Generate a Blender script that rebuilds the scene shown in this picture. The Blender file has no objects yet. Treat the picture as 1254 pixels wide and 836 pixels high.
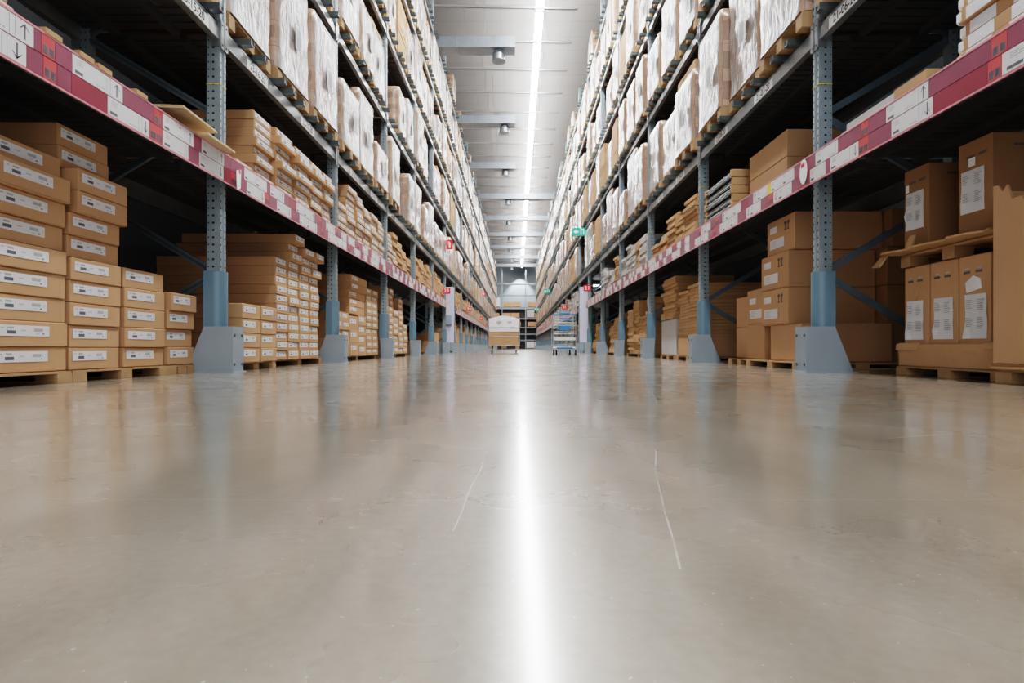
import bpy, math, random
from mathutils import Matrix, Vector
R = random.Random(11)
PI = math.pi
sc = bpy.context.scene
COL = sc.collection

# ------------------------------------------------------------------ layout
CAMZ = 0.19
WX = {-1: 2.23, 1: 2.28}          # lateral position of the rack faces
D0, PITCH = 4.41, 2.795           # first full upright, bay pitch
NB = 22                           # bays beyond the nearest upright
LEV = [1.43, 2.50, 4.05, 5.58, 7.13, 8.65]   # undersides of the shelf beams
DEPTH = 1.1
SIDE = {-1: 'left', 1: 'right'}
ORD = ['zeroth','first','second','third','fourth','fifth','sixth','seventh','eighth','ninth','tenth','eleventh','twelfth',
       'thirteenth','fourteenth','fifteenth','sixteenth','seventeenth','eighteenth','nineteenth','twentieth','twenty-first',
       'twenty-second','twenty-third','twenty-fourth','twenty-fifth','twenty-sixth','twenty-seventh','twenty-eighth','twenty-ninth','thirtieth']
def o_(n): return ORD[n] if n < len(ORD) else ORD[20] + ' or later'
def colD(k): return D0 + PITCH*k
def pxy(z, D): return 425 - (z-CAMZ)*710/D
def pxx(X, D): return 632 + X*710/D

# ------------------------------------------------------------------ materials
def newmat(name):
    m = bpy.data.materials.new(name); m.use_nodes = True
    nt = m.node_tree; b = nt.nodes['Principled BSDF']
    return m, nt, b
def N(nt, t, **kw):
    n = nt.nodes.new(t)
    for k, v in kw.items():
        if k.startswith('i_'): n.inputs[k[2:].replace('_', ' ')].default_value = v
        else: setattr(n, k, v)
    return n
def L(nt, a, b): nt.links.new(a, b)
def math_(nt, op, a, b=None, c=None):
    n = nt.nodes.new('ShaderNodeMath'); n.operation = op
    for i, v in enumerate((a, b, c)):
        if v is None: continue
        if isinstance(v, (int, float)): n.inputs[i].default_value = v
        else: L(nt, v, n.inputs[i])
    return n.outputs[0]
def mixc(nt, f, a, b):
    n = nt.nodes.new('ShaderNodeMix'); n.data_type = 'RGBA'
    for i, v in ((0, f), (6, a), (7, b)):
        if isinstance(v, (int, float)): n.inputs[i].default_value = v
        elif isinstance(v, tuple): n.inputs[i].default_value = (*v, 1)
        else: L(nt, v, n.inputs[i])
    return n.outputs[2]
def ramp(nt, f, stops):
    n = nt.nodes.new('ShaderNodeValToRGB'); L(nt, f, n.inputs[0])
    e = n.color_ramp.elements
    while len(e) < len(stops): e.new(0.5)
    for i, (p, c) in enumerate(stops):
        e[i].position = p; e[i].color = (*c, 1) if len(c) == 3 else c
    return n.outputs[0]
def noise(nt, scale, detail=3, coord='Object', stretch=None, dist=0.0):
    tc = N(nt, 'ShaderNodeTexCoord'); out = tc.outputs[coord]
    if coord == 'World':
        out = None
    if stretch:
        mp = N(nt, 'ShaderNodeMapping'); mp.inputs['Scale'].default_value = stretch
        L(nt, out, mp.inputs[0]); out = mp.outputs[0]
    n = N(nt, 'ShaderNodeTexNoise'); n.inputs['Scale'].default_value = scale; n.inputs['Detail'].default_value = detail
    n.inputs['Distortion'].default_value = dist
    L(nt, out, n.inputs['Vector'])
    return n.outputs['Fac']
def wnoise(nt, scale, detail=2, stretch=None):
    g = N(nt, 'ShaderNodeNewGeometry'); out = g.outputs['Position']
    if stretch:
        mp = N(nt, 'ShaderNodeMapping'); mp.inputs['Scale'].default_value = stretch
        L(nt, out, mp.inputs[0]); out = mp.outputs[0]
    n = N(nt, 'ShaderNodeTexNoise'); n.inputs['Scale'].default_value = scale; n.inputs['Detail'].default_value = detail
    L(nt, out, n.inputs['Vector'])
    return n.outputs['Fac']
def bump(nt, b, h, strength=0.3, dist=0.01):
    n = N(nt, 'ShaderNodeBump'); n.inputs['Strength'].default_value = strength; n.inputs['Distance'].default_value = dist
    L(nt, h, n.inputs['Height']); L(nt, n.outputs[0], b.inputs['Normal'])

def plain(name, col, rough=0.6, metal=0.0, var=0.12, scale=6.0, spec=0.5, bmp=0.0):
    m, nt, b = newmat(name)
    f = noise(nt, scale, 4)
    dark = tuple(c*(1-var) for c in col); lite = tuple(min(1, c*(1+var)) for c in col)
    L(nt, mixc(nt, f, dark, lite), b.inputs['Base Color'])
    b.inputs['Roughness'].default_value = rough; b.inputs['Metallic'].default_value = metal
    b.inputs['Specular IOR Level'].default_value = spec
    if bmp: bump(nt, b, noise(nt, scale*6, 3), bmp, 0.005)
    return m

def cardboard(name, col, var=0.18, rough=0.75):
    m, nt, b = newmat(name)
    f = noise(nt, 2.5, 4); g = noise(nt, 60, 2, stretch=(1, 1, 0.15))
    c = mixc(nt, f, tuple(x*(1-var) for x in col), tuple(x*(1+var*0.6) for x in col))
    rn = N(nt, 'ShaderNodeObjectInfo')
    wv = wnoise(nt, 1.7, 1)
    c2 = mixc(nt, math_(nt, 'MULTIPLY', rn.outputs['Random'], 0.35), c, tuple(x*0.72 for x in col))
    c3 = mixc(nt, math_(nt, 'MULTIPLY', wv, 0.35), c2, (col[0]*1.15, col[1]*1.2, col[2]*1.35))
    c4 = mixc(nt, math_(nt, 'MULTIPLY', g, 0.15), c3, tuple(x*0.6 for x in col))
    L(nt, c4, b.inputs['Base Color']); b.inputs['Roughness'].default_value = rough
    b.inputs['Specular IOR Level'].default_value = 0.25
    bump(nt, b, f, 0.25, 0.02)
    return m

M = {}
M['card'] = cardboard('brown_cardboard', (0.57, 0.342, 0.188))
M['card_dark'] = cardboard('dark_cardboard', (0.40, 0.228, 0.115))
M['card_flat'] = cardboard('flat_cardboard', (0.56, 0.35, 0.18), 0.3)
M['card_edge'] = cardboard('cut_cardboard_edge', (0.36, 0.2, 0.09), 0.3)
M['card_grey'] = cardboard('grey_cardboard', (0.55, 0.53, 0.50), 0.15)
M['wood'] = plain('pallet_wood', (0.42, 0.27, 0.15), 0.8, var=0.3, scale=9, spec=0.2)
M['board'] = plain('pale_board', (0.62, 0.45, 0.28), 0.5, var=0.1)
M['paper'] = plain('white_label_paper', (0.72, 0.72, 0.73), 0.5, var=0.05, scale=25)
M['print'] = plain('grey_print', (0.13, 0.13, 0.15), 0.6, var=0.2, scale=40)
M['print_l'] = plain('light_grey_print', (0.42, 0.42, 0.44), 0.6, var=0.2, scale=40)
M['mag'] = plain('magenta_plastic_strip', (0.30, 0.075, 0.12), 0.3, var=0.28, scale=7)
M['magd'] = plain('dark_red_plastic_strip', (0.33, 0.045, 0.075), 0.3, var=0.25, scale=7)
M['redt'] = plain('red_ticket', (0.62, 0.085, 0.09), 0.35, var=0.12)
M['ink'] = plain('black_ink', (0.02, 0.02, 0.022), 0.6)
M['pink'] = plain('pink_strip_edge', (0.72, 0.3, 0.34), 0.3)
M['yellow'] = plain('yellow_plastic', (0.8, 0.62, 0.05), 0.4)
M['beam'] = plain('grey_beam_steel', (0.27, 0.29, 0.30), 0.32, metal=0.5, var=0.25, scale=12)
M['chan'] = plain('teal_grey_channel', (0.11, 0.135, 0.14), 0.35, metal=0.4, var=0.3)
M['deck'] = plain('dark_deck_steel', (0.09, 0.09, 0.095), 0.45, metal=0.4, var=0.3)
M['brace'] = plain('brace_steel', (0.17, 0.22, 0.26), 0.4, metal=0.5, var=0.2)
M['sleeve'] = plain('blue_plastic_sleeve', (0.15, 0.245, 0.315), 0.35, var=0.08)
M['guard'] = plain('grey_blue_painted_guard', (0.30, 0.36, 0.405), 0.35, var=0.12, scale=5, bmp=0.05)
M['duct'] = plain('galvanised_duct', (0.26, 0.29, 0.32), 0.35, metal=0.6, var=0.2, scale=5)
M['rail'] = plain('ceiling_rail_paint', (0.22, 0.22, 0.22), 0.5, var=0.1)
M['sign_red'] = plain('red_sign', (0.75, 0.04, 0.05), 0.4, var=0.05)
M['sign_green'] = plain('green_sign', (0.02, 0.50, 0.36), 0.4, var=0.05)
M['sign_white'] = plain('sign_white', (0.85, 0.85, 0.85), 0.4, var=0.03)
M['lav'] = plain('lavender_white_panel', (0.68, 0.66, 0.80), 0.4, var=0.06, scale=2)
M['cart_blue'] = plain('blue_cart_plastic', (0.05, 0.22, 0.52), 0.35, var=0.08)
M['cart_steel'] = plain('cart_steel', (0.55, 0.60, 0.62), 0.28, metal=0.7, var=0.1)
M['rubber'] = plain('black_rubber', (0.02, 0.02, 0.022), 0.6)
M['metalgrey'] = plain('dark_metal_profile', (0.15, 0.17, 0.19), 0.25, metal=0.6, var=0.35, scale=4)
M['film'] = plain('clear_white_film', (0.82, 0.82, 0.84), 0.2, var=0.2, scale=10, bmp=0.6)
M['green_paint'] = plain('green_paint', (0.01, 0.16, 0.09), 0.5)
M['pinkpaper'] = plain('pinkish_paper', (0.66, 0.47, 0.42), 0.5, var=0.2)

# perforated upright steel
m, nt, b = newmat('perforated_blue_steel')
tc = N(nt, 'ShaderNodeTexCoord'); sp = N(nt, 'ShaderNodeSeparateXYZ'); L(nt, tc.outputs['Object'], sp.inputs[0])
ge = N(nt, 'ShaderNodeNewGeometry')
def hole(u, cu, rad, z, per):
    dz = math_(nt, 'SUBTRACT', math_(nt, 'MODULO', z, per), per/2)
    du = math_(nt, 'SUBTRACT', u, cu)
    d = math_(nt, 'SQRT', math_(nt, 'ADD', math_(nt, 'MULTIPLY', dz, dz), math_(nt, 'MULTIPLY', du, du)))
    return math_(nt, 'LESS_THAN', d, rad)
hx = hole(sp.outputs['X'], 0.05, 0.0085, sp.outputs['Z'], 0.055)
hx2 = hole(sp.outputs['X'], 0.086, 0.005, sp.outputs['Z'], 0.055)
ay = math_(nt, 'ABSOLUTE', sp.outputs['Y'])
hy = hole(ay, 0.031, 0.008, sp.outputs['Z'], 0.055)
xfront = math_(nt, 'LESS_THAN', sp.outputs['X'], 0.004)
xside = math_(nt, 'GREATER_THAN', ay, 0.0445)
h = math_(nt, 'MAXIMUM', math_(nt, 'MULTIPLY', math_(nt, 'MAXIMUM', hx, hx2), xside), math_(nt, 'MULTIPLY', hy, xfront))
base = mixc(nt, noise(nt, 14, 4), (0.21, 0.27, 0.30), (0.36, 0.42, 0.45))
L(nt, mixc(nt, h, base, (0.01, 0.012, 0.015)), b.inputs['Base Color'])
b.inputs['Roughness'].default_value = 0.42; b.inputs['Metallic'].default_value = 0.25
M['upright'] = m

# wrapped load film: front (white glare) and side (brown through film)
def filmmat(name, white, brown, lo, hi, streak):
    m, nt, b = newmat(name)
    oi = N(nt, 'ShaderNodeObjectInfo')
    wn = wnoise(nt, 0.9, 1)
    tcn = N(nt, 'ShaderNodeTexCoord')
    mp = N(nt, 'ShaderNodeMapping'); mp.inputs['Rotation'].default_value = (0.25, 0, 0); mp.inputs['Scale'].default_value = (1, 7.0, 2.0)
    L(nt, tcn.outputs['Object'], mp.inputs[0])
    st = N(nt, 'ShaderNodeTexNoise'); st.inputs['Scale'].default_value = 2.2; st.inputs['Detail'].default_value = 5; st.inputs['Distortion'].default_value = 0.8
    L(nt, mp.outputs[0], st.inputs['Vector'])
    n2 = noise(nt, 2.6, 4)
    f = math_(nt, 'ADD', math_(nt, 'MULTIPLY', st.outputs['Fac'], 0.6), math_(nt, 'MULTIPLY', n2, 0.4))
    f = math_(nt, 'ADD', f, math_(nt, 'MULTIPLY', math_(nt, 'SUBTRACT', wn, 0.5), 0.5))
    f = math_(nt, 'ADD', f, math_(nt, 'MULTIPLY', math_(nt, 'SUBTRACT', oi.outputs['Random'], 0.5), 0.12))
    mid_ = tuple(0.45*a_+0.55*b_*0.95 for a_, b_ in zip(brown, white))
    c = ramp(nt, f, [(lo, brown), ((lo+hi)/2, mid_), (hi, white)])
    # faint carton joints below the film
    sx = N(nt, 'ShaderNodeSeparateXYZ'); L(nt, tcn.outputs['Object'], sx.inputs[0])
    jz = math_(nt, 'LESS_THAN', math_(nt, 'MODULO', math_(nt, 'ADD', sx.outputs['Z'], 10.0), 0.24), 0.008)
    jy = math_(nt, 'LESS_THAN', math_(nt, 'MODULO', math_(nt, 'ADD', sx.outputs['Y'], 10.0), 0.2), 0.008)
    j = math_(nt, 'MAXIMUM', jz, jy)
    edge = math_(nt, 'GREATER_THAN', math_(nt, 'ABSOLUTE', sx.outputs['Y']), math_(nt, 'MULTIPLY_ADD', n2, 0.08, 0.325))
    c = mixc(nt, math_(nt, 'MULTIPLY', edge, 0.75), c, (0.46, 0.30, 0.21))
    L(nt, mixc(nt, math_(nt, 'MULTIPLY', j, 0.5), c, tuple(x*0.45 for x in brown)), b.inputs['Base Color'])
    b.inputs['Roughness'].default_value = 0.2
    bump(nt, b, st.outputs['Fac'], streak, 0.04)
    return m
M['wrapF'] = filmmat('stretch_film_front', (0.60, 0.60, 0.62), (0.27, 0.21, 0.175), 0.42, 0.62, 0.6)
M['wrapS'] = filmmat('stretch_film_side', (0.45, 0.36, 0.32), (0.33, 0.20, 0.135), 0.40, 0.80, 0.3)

# floor
m, nt, b = newmat('polished_concrete')
ge = N(nt, 'ShaderNodeNewGeometry')
def wtex(scale, detail, stretch=(1, 1, 1), rot=0.0, dist=0.0):
    mp = N(nt, 'ShaderNodeMapping'); mp.inputs['Scale'].default_value = stretch; mp.inputs['Rotation'].default_value = (0, 0, rot)
    L(nt, ge.outputs['Position'], mp.inputs[0])
    n = N(nt, 'ShaderNodeTexNoise'); n.inputs['Scale'].default_value = scale; n.inputs['Detail'].default_value = detail; n.inputs['Distortion'].default_value = dist
    L(nt, mp.outputs[0], n.inputs['Vector']); return n.outputs['Fac']
big = wtex(0.9, 5, (1, .6, 1)); mid = wtex(7, 6, (1, .5, 1), .1); fine = wtex(90, 3)
f = math_(nt, 'ADD', math_(nt, 'MULTIPLY', big, 0.45), math_(nt, 'ADD', math_(nt, 'MULTIPLY', mid, 0.4), math_(nt, 'MULTIPLY', fine, 0.15)))
c = ramp(nt, f, [(0.32, (0.215, 0.18, 0.14)), (0.5, (0.32, 0.28, 0.225)), (0.68, (0.42, 0.375, 0.315))])
# warm stains
c = mixc(nt, ramp(nt, wtex(1.8, 3), [(0.55, (0, 0, 0)), (0.9, (0.22, 0.22, 0.22))]), c, (0.33, 0.24, 0.13))
# scratches: thin bands of ridged stretched noise in several directions
scr = None
for rot, off, per in ((0.5, 3.1, 0.9), (-0.42, 7.7, 0.8), (1.15, 1.3, 1.7), (0.08, 5.2, 0.55), (-1.0, 9.9, 1.9), (0.22, 2.9, .7)):
    mp = N(nt, 'ShaderNodeMapping'); mp.inputs['Rotation'].default_value = (0, 0, rot); mp.inputs['Location'].default_value = (off, 0, 0)
    L(nt, ge.outputs['Position'], mp.inputs[0]); sp_ = N(nt, 'ShaderNodeSeparateXYZ'); L(nt, mp.outputs[0], sp_.inputs[0])
    xw = math_(nt, 'ADD', math_(nt, 'ADD', sp_.outputs['X'], 200), math_(nt, 'MULTIPLY', wtex(0.9, 2), 0.16))
    line = math_(nt, 'LESS_THAN', math_(nt, 'MODULO', xw, per), math_(nt, 'MULTIPLY', wtex(9, 2), 0.0042))
    gate = math_(nt, 'GREATER_THAN', wtex(1.1+per*.3, 3, (1, 1, 1), rot+1), 0.60)
    s_ = math_(nt, 'MULTIPLY', line, gate)
    scr = s_ if scr is None else math_(nt, 'MAXIMUM', scr, s_)
scr = math_(nt, 'MULTIPLY', scr, math_(nt, 'MULTIPLY', wtex(25, 3), 1.0))
c = mixc(nt, scr, c, (0.66, 0.62, 0.56))
# saw-cut joints across the aisle and a pale spec dust
spx = N(nt, 'ShaderNodeSeparateXYZ'); L(nt, ge.outputs['Position'], spx.inputs[0])
wob = math_(nt, 'MULTIPLY', math_(nt, 'SUBTRACT', wtex(2, 3), 0.5), 0.02)
jy = math_(nt, 'LESS_THAN', math_(nt, 'ABSOLUTE', math_(nt, 'SUBTRACT', math_(nt, 'MODULO', math_(nt, 'ADD', math_(nt, 'ADD', spx.outputs['Y'], wob), 100-0.72), 5.0), 0.0)), 0.0025)
c = mixc(nt, math_(nt, 'MULTIPLY', jy, 0.22), c, (0.6, 0.56, 0.5))
dust = math_(nt, 'GREATER_THAN', wtex(160, 2), 0.73)
c = mixc(nt, math_(nt, 'MULTIPLY', dust, 0.5), c, (0.6, 0.58, 0.55))
L(nt, c, b.inputs['Base Color'])
rr = math_(nt, 'MULTIPLY_ADD', wtex(3, 4), 0.12, 0.22)
L(nt, math_(nt, 'ADD', rr, math_(nt, 'MULTIPLY', scr, 0.2)), b.inputs['Roughness'])
b.inputs['IOR'].default_value = 1.5
b.inputs['Coat Weight'].default_value = 1.0; L(nt, math_(nt, 'MULTIPLY_ADD', wtex(2.2, 4), 0.08, 0.10), b.inputs['Coat Roughness']); b.inputs['Coat IOR'].default_value = 1.62
bump(nt, b, wtex(5, 2), 0.02, 0.01)
M['floor'] = m

# ceiling
m, nt, b = newmat('ceiling_panels')
ge = N(nt, 'ShaderNodeNewGeometry'); sp = N(nt, 'ShaderNodeSeparateXYZ'); L(nt, ge.outputs['Position'], sp.inputs[0])
lx = math_(nt, 'LESS_THAN', math_(nt, 'MODULO', math_(nt, 'ADD', sp.outputs['X'], 60.3), 1.15), 0.03)
ly = math_(nt, 'LESS_THAN', math_(nt, 'MODULO', math_(nt, 'ADD', sp.outputs['Y'], 60.0), 0.915), 0.05)
c = mixc(nt, wnoise(nt, 0.5, 3), (0.235, 0.225, 0.22), (0.29, 0.28, 0.27))
c = mixc(nt, math_(nt, 'MULTIPLY', math_(nt, 'MAXIMUM', lx, ly), 0.5), c, (0.2, 0.2, 0.2))
L(nt, c, b.inputs['Base Color']); b.inputs['Roughness'].default_value = 0.6
M['ceil'] = m
M['wall'] = plain('warehouse_wall_grey', (0.035, 0.038, 0.042), 0.8, var=0.1, scale=0.6)
M['wallend'] = plain('end_wall_blue_grey', (0.34, 0.39, 0.42), 0.7, var=0.1, scale=0.5)

m, nt, b = newmat('lamp_diffuser')
b.inputs['Base Color'].default_value = (1, 1, 1, 1)
b.inputs['Emission Color'].default_value = (0.97, 0.985, 1, 1); b.inputs['Emission Strength'].default_value = 95
f = noise(nt, 3, 1); L(nt, math_(nt, 'MULTIPLY_ADD', f, 0.0, 0.5), b.inputs['Roughness'])
M['lamp'] = m
m, nt, b = newmat('tube_lamp_glow')
b.inputs['Emission Color'].default_value = (0.95, 0.95, 1, 1); b.inputs['Emission Strength'].default_value = 6
f = noise(nt, 3, 1); L(nt, math_(nt, 'MULTIPLY_ADD', f, 0.0, 0.5), b.inputs['Roughness'])
M['tube'] = m

# ------------------------------------------------------------------ mesh builder
class MB:
    def __init__(s): s.v = []; s.f = []; s.m = []; s.mats = []
    def mi(s, mat):
        mat = M[mat] if isinstance(mat, str) else mat
        if mat not in s.mats: s.mats.append(mat)
        return s.mats.index(mat)
    def add(s, vs, fs, mat):
        o = len(s.v); k = s.mi(mat)
        s.v += [tuple(v) for v in vs]; s.f += [tuple(i+o for i in f) for f in fs]; s.m += [k]*len(fs)
    def box(s, x0, x1, y0, y1, z0, z1, mat, T=None, bev=0.0):
        if x0 > x1: x0, x1 = x1, x0
        if y0 > y1: y0, y1 = y1, y0
        if bev:
            b = bev
            vs = []
            X = (x0, x0+b, x1-b, x1); Y = (y0, y0+b, y1-b, y1); Z = (z0, z0+b, z1-b, z1)
            idx = {}
            def vid(i, j, k):
                if (i, j, k) not in idx:
                    idx[(i, j, k)] = len(vs); vs.append((X[i], Y[j], Z[k]))
                return idx[(i, j, k)]
            fs = []
            for a, bb in ((0, (1, 2)), (3, (1, 2))):
                q = [vid(a, 1, 1), vid(a, 2, 1), vid(a, 2, 2), vid(a, 1, 2)]; fs.append(q[::-1] if a == 0 else q)
                q = [vid(1, a, 1), vid(2, a, 1), vid(2, a, 2), vid(1, a, 2)]; fs.append(q if a == 0 else q[::-1])
                q = [vid(1, 1, a), vid(2, 1, a), vid(2, 2, a), vid(1, 2, a)]; fs.append(q[::-1] if a == 0 else q)
            e = {0: 1, 3: 2}
            for a in (0, 3):
                for c in (0, 3):
                    q = [vid(a, e[c], 1), vid(a, e[c], 2), vid(e[a], c, 2), vid(e[a], c, 1)]
                    fs.append(q if (a == 0) == (c == 0) else q[::-1])
                    q = [vid(a, 1, e[c]), vid(e[a], 1, c), vid(e[a], 2, c), vid(a, 2, e[c])]
                    fs.append(q if (a == 0) == (c == 0) else q[::-1])
                    q = [vid(1, a, e[c]), vid(2, a, e[c]), vid(2, e[a], c), vid(1, e[a], c)]
                    fs.append(q if (a == 0) == (c == 0) else q[::-1])
            for a in (0, 3):
                for c in (0, 3):
                    for d in (0, 3):
                        q = [vid(a, e[c], e[d]), vid(e[a], c, e[d]), vid(e[a], e[c], d)]
                        n = (a == 0) + (c == 0) + (d == 0)
                        fs.append(q if n % 2 == 0 else q[::-1])
        else:
            vs = [(x0, y0, z0), (x1, y0, z0), (x1, y1, z0), (x0, y1, z0), (x0, y0, z1), (x1, y0, z1), (x1, y1, z1), (x0, y1, z1)]
            fs = [(0, 3, 2, 1), (4, 5, 6, 7), (0, 1, 5, 4), (1, 2, 6, 5), (2, 3, 7, 6), (3, 0, 4, 7)]
        if T is not None: vs = [T @ Vector(v) for v in vs]
        s.add(vs, fs, mat)
    def quad(s, a, b, c, d, mat): s.add([a, b, c, d], [(0, 1, 2, 3)], mat)
    def prism(s, poly, axis, a0, a1, mat, T=None):     # polygon extruded along an axis (convex enough caps)
        n = len(poly); vs = []
        for a in (a0, a1):
            for (p, q) in poly:
                vs.append({'x': (a, p, q), 'y': (p, a, q), 'z': (p, q, a)}[axis])
        fs = [(i, (i+1) % n, (i+1) % n+n, i+n) for i in range(n)] + [tuple(range(n))[::-1], tuple(range(n, 2*n))]
        if T is not None: vs = [T @ Vector(v) for v in vs]
        s.add(vs, fs, mat)
    def tube(s, a, b, r, mat, n=8, r2=None):
        a = Vector(a); b = Vector(b); d = (b-a).normalized()
        u = d.orthogonal().normalized(); w = d.cross(u); r2 = r if r2 is None else r2
        vs = []
        for p, rr in ((a, r), (b, r2)):
            for i in range(n):
                t = 2*PI*i/n; vs.append(p + u*math.cos(t)*rr + w*math.sin(t)*rr)
        fs = [(i, (i+1) % n, (i+1) % n+n, i+n) for i in range(n)] + [tuple(range(n))[::-1], tuple(range(n, 2*n))]
        s.add(vs, fs, mat)
    def bar(s, a, b, w, t, mat):                       # rectangular bar between two points in an xz plane
        a = Vector(a); b = Vector(b); d = (b-a); ln = d.length; d.normalize()
        side = Vector((0, 1, 0)); up = d.cross(side).normalized()
        T = Matrix((d, side, up)).transposed().to_4x4(); T.translation = a
        s.box(0, ln, -w/2, w/2, -t/2, t/2, mat, T)
    def merge(s, mesh, T):
        o = len(s.v); ks = [s.mi(mm) for mm in mesh.materials]
        s.v += [tuple(T @ v.co) for v in mesh.vertices]
        for p in mesh.polygons:
            s.f.append(tuple(i+o for i in p.vertices)); s.m.append(ks[p.material_index])
    def mesh(s, name, smooth=False):
        me = bpy.data.meshes.new(name); me.from_pydata(s.v, [], s.f)
        for mm in s.mats: me.materials.append(mm)
        me.polygons.foreach_set('material_index', s.m)
        if smooth: me.polygons.foreach_set('use_smooth', [True]*len(s.f))
        me.update(); return me

def tag(o, label=None, cat=None, group=None, kind=None):
    if label and len(label.replace('-', ' ').split()) > 16: print('LONG', label)
    if label: o['label'] = label
    if cat: o['category'] = cat
    if group: o['group'] = group
    if kind: o['kind'] = kind
    return o
def ob(name, mesh, loc=(0, 0, 0), rz=0.0, parent=None, rot=None):
    o = bpy.data.objects.new(name, mesh); COL.objects.link(o)
    o.location = loc; o.rotation_euler = rot if rot else (0, 0, rz)
    if parent: o.parent = parent
    return o
def RZ(s): return 0.0 if s > 0 else PI
def LOC(s, x, D, z): return (s*(WX[s]+x), D, z)

_txt = {}
def textmesh(body):
    if body in _txt: return _txt[body]
    cu = bpy.data.curves.new('t', 'FONT'); cu.body = body; cu.align_x = 'CENTER'; cu.align_y = 'CENTER'; cu.size = 1.0; cu.offset = 0.015
    cu.resolution_u = 3
    o = bpy.data.objects.new('t', cu); COL.objects.link(o)
    dg = bpy.context.evaluated_depsgraph_get()
    me = bpy.data.meshes.new_from_object(o.evaluated_get(dg))
    bpy.data.objects.remove(o); _txt[body] = me
    return me
FACE = Matrix(((0, 0, -1, 0), (-1, 0, 0, 0), (0, 1, 0, 0), (0, 0, 0, 1)))   # text plane -> face looking at local -x
def addtext(mb, body, size, x, y, z, mat, base=FACE, sx=1.0):
    me = textmesh(body)
    T = Matrix.Translation((x, y, z)) @ base @ Matrix.Diagonal((size*sx, size, size, 1))
    mb.add([T @ v.co for v in me.vertices], [tuple(p.vertices) for p in me.polygons], mat)
FRONT = Matrix(((1, 0, 0, 0), (0, 0, -1, 0), (0, 1, 0, 0), (0, 0, 0, 1)))   # text plane -> face looking at world -y

# ------------------------------------------------------------------ structure
def struct(name, mesh, loc=(0, 0, 0)):
    o = ob(name, mesh, loc); o['kind'] = 'structure'; return o
YB, YE, HX, CZ = -3.0, 75.0, 6.8, 10.7
mb = MB(); mb.box(-HX, HX, YB, YE, -0.1, 0, 'floor'); struct('floor', mb.mesh('floor'))
mb = MB(); mb.box(-HX, HX, YB, YE, CZ, CZ+0.15, 'ceil'); struct('ceiling', mb.mesh('ceiling'))
mb = MB(); mb.box(-HX-0.2, -HX, YB, YE, 0, CZ, 'wall'); struct('wall_left', mb.mesh('wall_left'))
mb = MB(); mb.box(HX, HX+0.2, YB, YE, 0, CZ, 'wall'); struct('wall_right', mb.mesh('wall_right'))
mb = MB(); mb.box(-HX-0.2, HX+0.2, YE, YE+0.2, 0, CZ, 'wallend'); struct('wall_back', mb.mesh('wall_back'))

mb = MB(); mb.box(-HX, -2.55, -0.5, -0.35, 0, CZ, 'wall'); mb.box(2.6, HX, -0.5, -0.35, 0, CZ, 'wall'); struct('added_light_block', mb.mesh('added_light_block'))  # unseen panels behind the camera, added to keep world light out of the racks
# ceiling strip lights
LX, LZ = 0.68, 9.9
mbh = MB(); mbh.box(-0.07, 0.07, -0.76, 0.76, 0.06, 0.12, 'rail'); mbh.box(-0.01, 0.01, -0.5, -0.48, 0.12, 0.802, 'rail'); mbh.box(-0.01, 0.01, 0.48, 0.5, 0.12, 0.802, 'rail')
hous = mbh.mesh('housing')
mbd = MB(); mbd.prism([(-0.11, 0.06), (-0.09, 0.0), (0.09, 0.0), (0.11, 0.06)], 'y', -0.74, 0.74, 'lamp'); diff = mbd.mesh('diffuser')
nl = int((YE-2.5-0.4)/1.68)
first_vis = 0
vis = 0
for i in range(nl):
    y = 0.9 + 1.68*i
    root = ob('strip_light', None, (LX, y, LZ))
    if (LZ-CAMZ)/y*710 < 425: vis += 1
    nm = ('white ceiling strip light, %s in the glowing row from the top' % o_(vis)) if 0 < vis < 29 else ('white ceiling strip light at the far end of the glowing row' if vis else 'white ceiling strip light overhead, before the glowing row enters view')
    tag(root, nm, 'light', 'ceiling strip lights in one row')
    ob('housing', hous, parent=root); ob('diffuser', diff, parent=root)

# ceiling rails
mb = MB(); mb.box(-4.2, 2.0, -0.03, 0.03, -0.03, 0.03, 'rail')
for x in (-2.7, -0.9, 1.2): mb.box(x-0.008, x+0.008, -0.008, 0.008, 0.03, 0.86, 'rail')
railm = mb.mesh('ceiling_rail')
for i in range(28):
    y = 16.4+1.83*i
    tag(ob('ceiling_rail', railm, (-0.25, y, 9.8), rz=-0.0 + 0.035*(1 if i < 12 else 0.4)),
        'thin grey rail crossing under the ceiling, %s from the front' % o_(i+1), 'rail', 'ceiling rails')

# ducts
for i in range(9):
    y = 16.7+5.6*i
    x1 = -0.02 if i < 3 else 2.15
    root = ob('air_duct', None, (0, y, 8.86))
    tag(root, 'galvanised air duct with a round outlet, %s from the front under the ceiling' % o_(i+1), 'duct', 'ducts across the aisle ceiling')
    mb = MB(); mb.box(-5.0, x1, -0.25, 0.25, -0.15, 0.15, 'duct')
    xx = -5.0
    while xx < x1: mb.box(xx, xx+0.03, -0.265, 0.265, -0.165, 0.165, 'duct'); xx += 1.1
    mb.box(x1-0.03, x1, -0.27, 0.27, -0.17, 0.17, 'duct')
    for hx in (-3.0, -0.9): mb.box(hx-0.01, hx+0.01, -0.01, 0.01, 0.15, 1.8, 'rail')
    ob('duct_run', mb.mesh('duct_run'), parent=root)
    mb = MB(); xo = -0.50 if i % 2 == 0 else -0.45
    mb.tube((xo, 0, -0.15), (xo, 0, -0.24), 0.12, 'duct', 20, 0.2); mb.tube((xo, 0, -0.24), (xo, 0, -0.42), 0.17, 'duct', 20, 0.18)
    mb.tube((xo, 0, -0.42), (xo, 0, -0.45), 0.2, 'duct', 20, 0.21)
    ob('outlet', mb.mesh('outlet'), parent=root)

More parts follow.
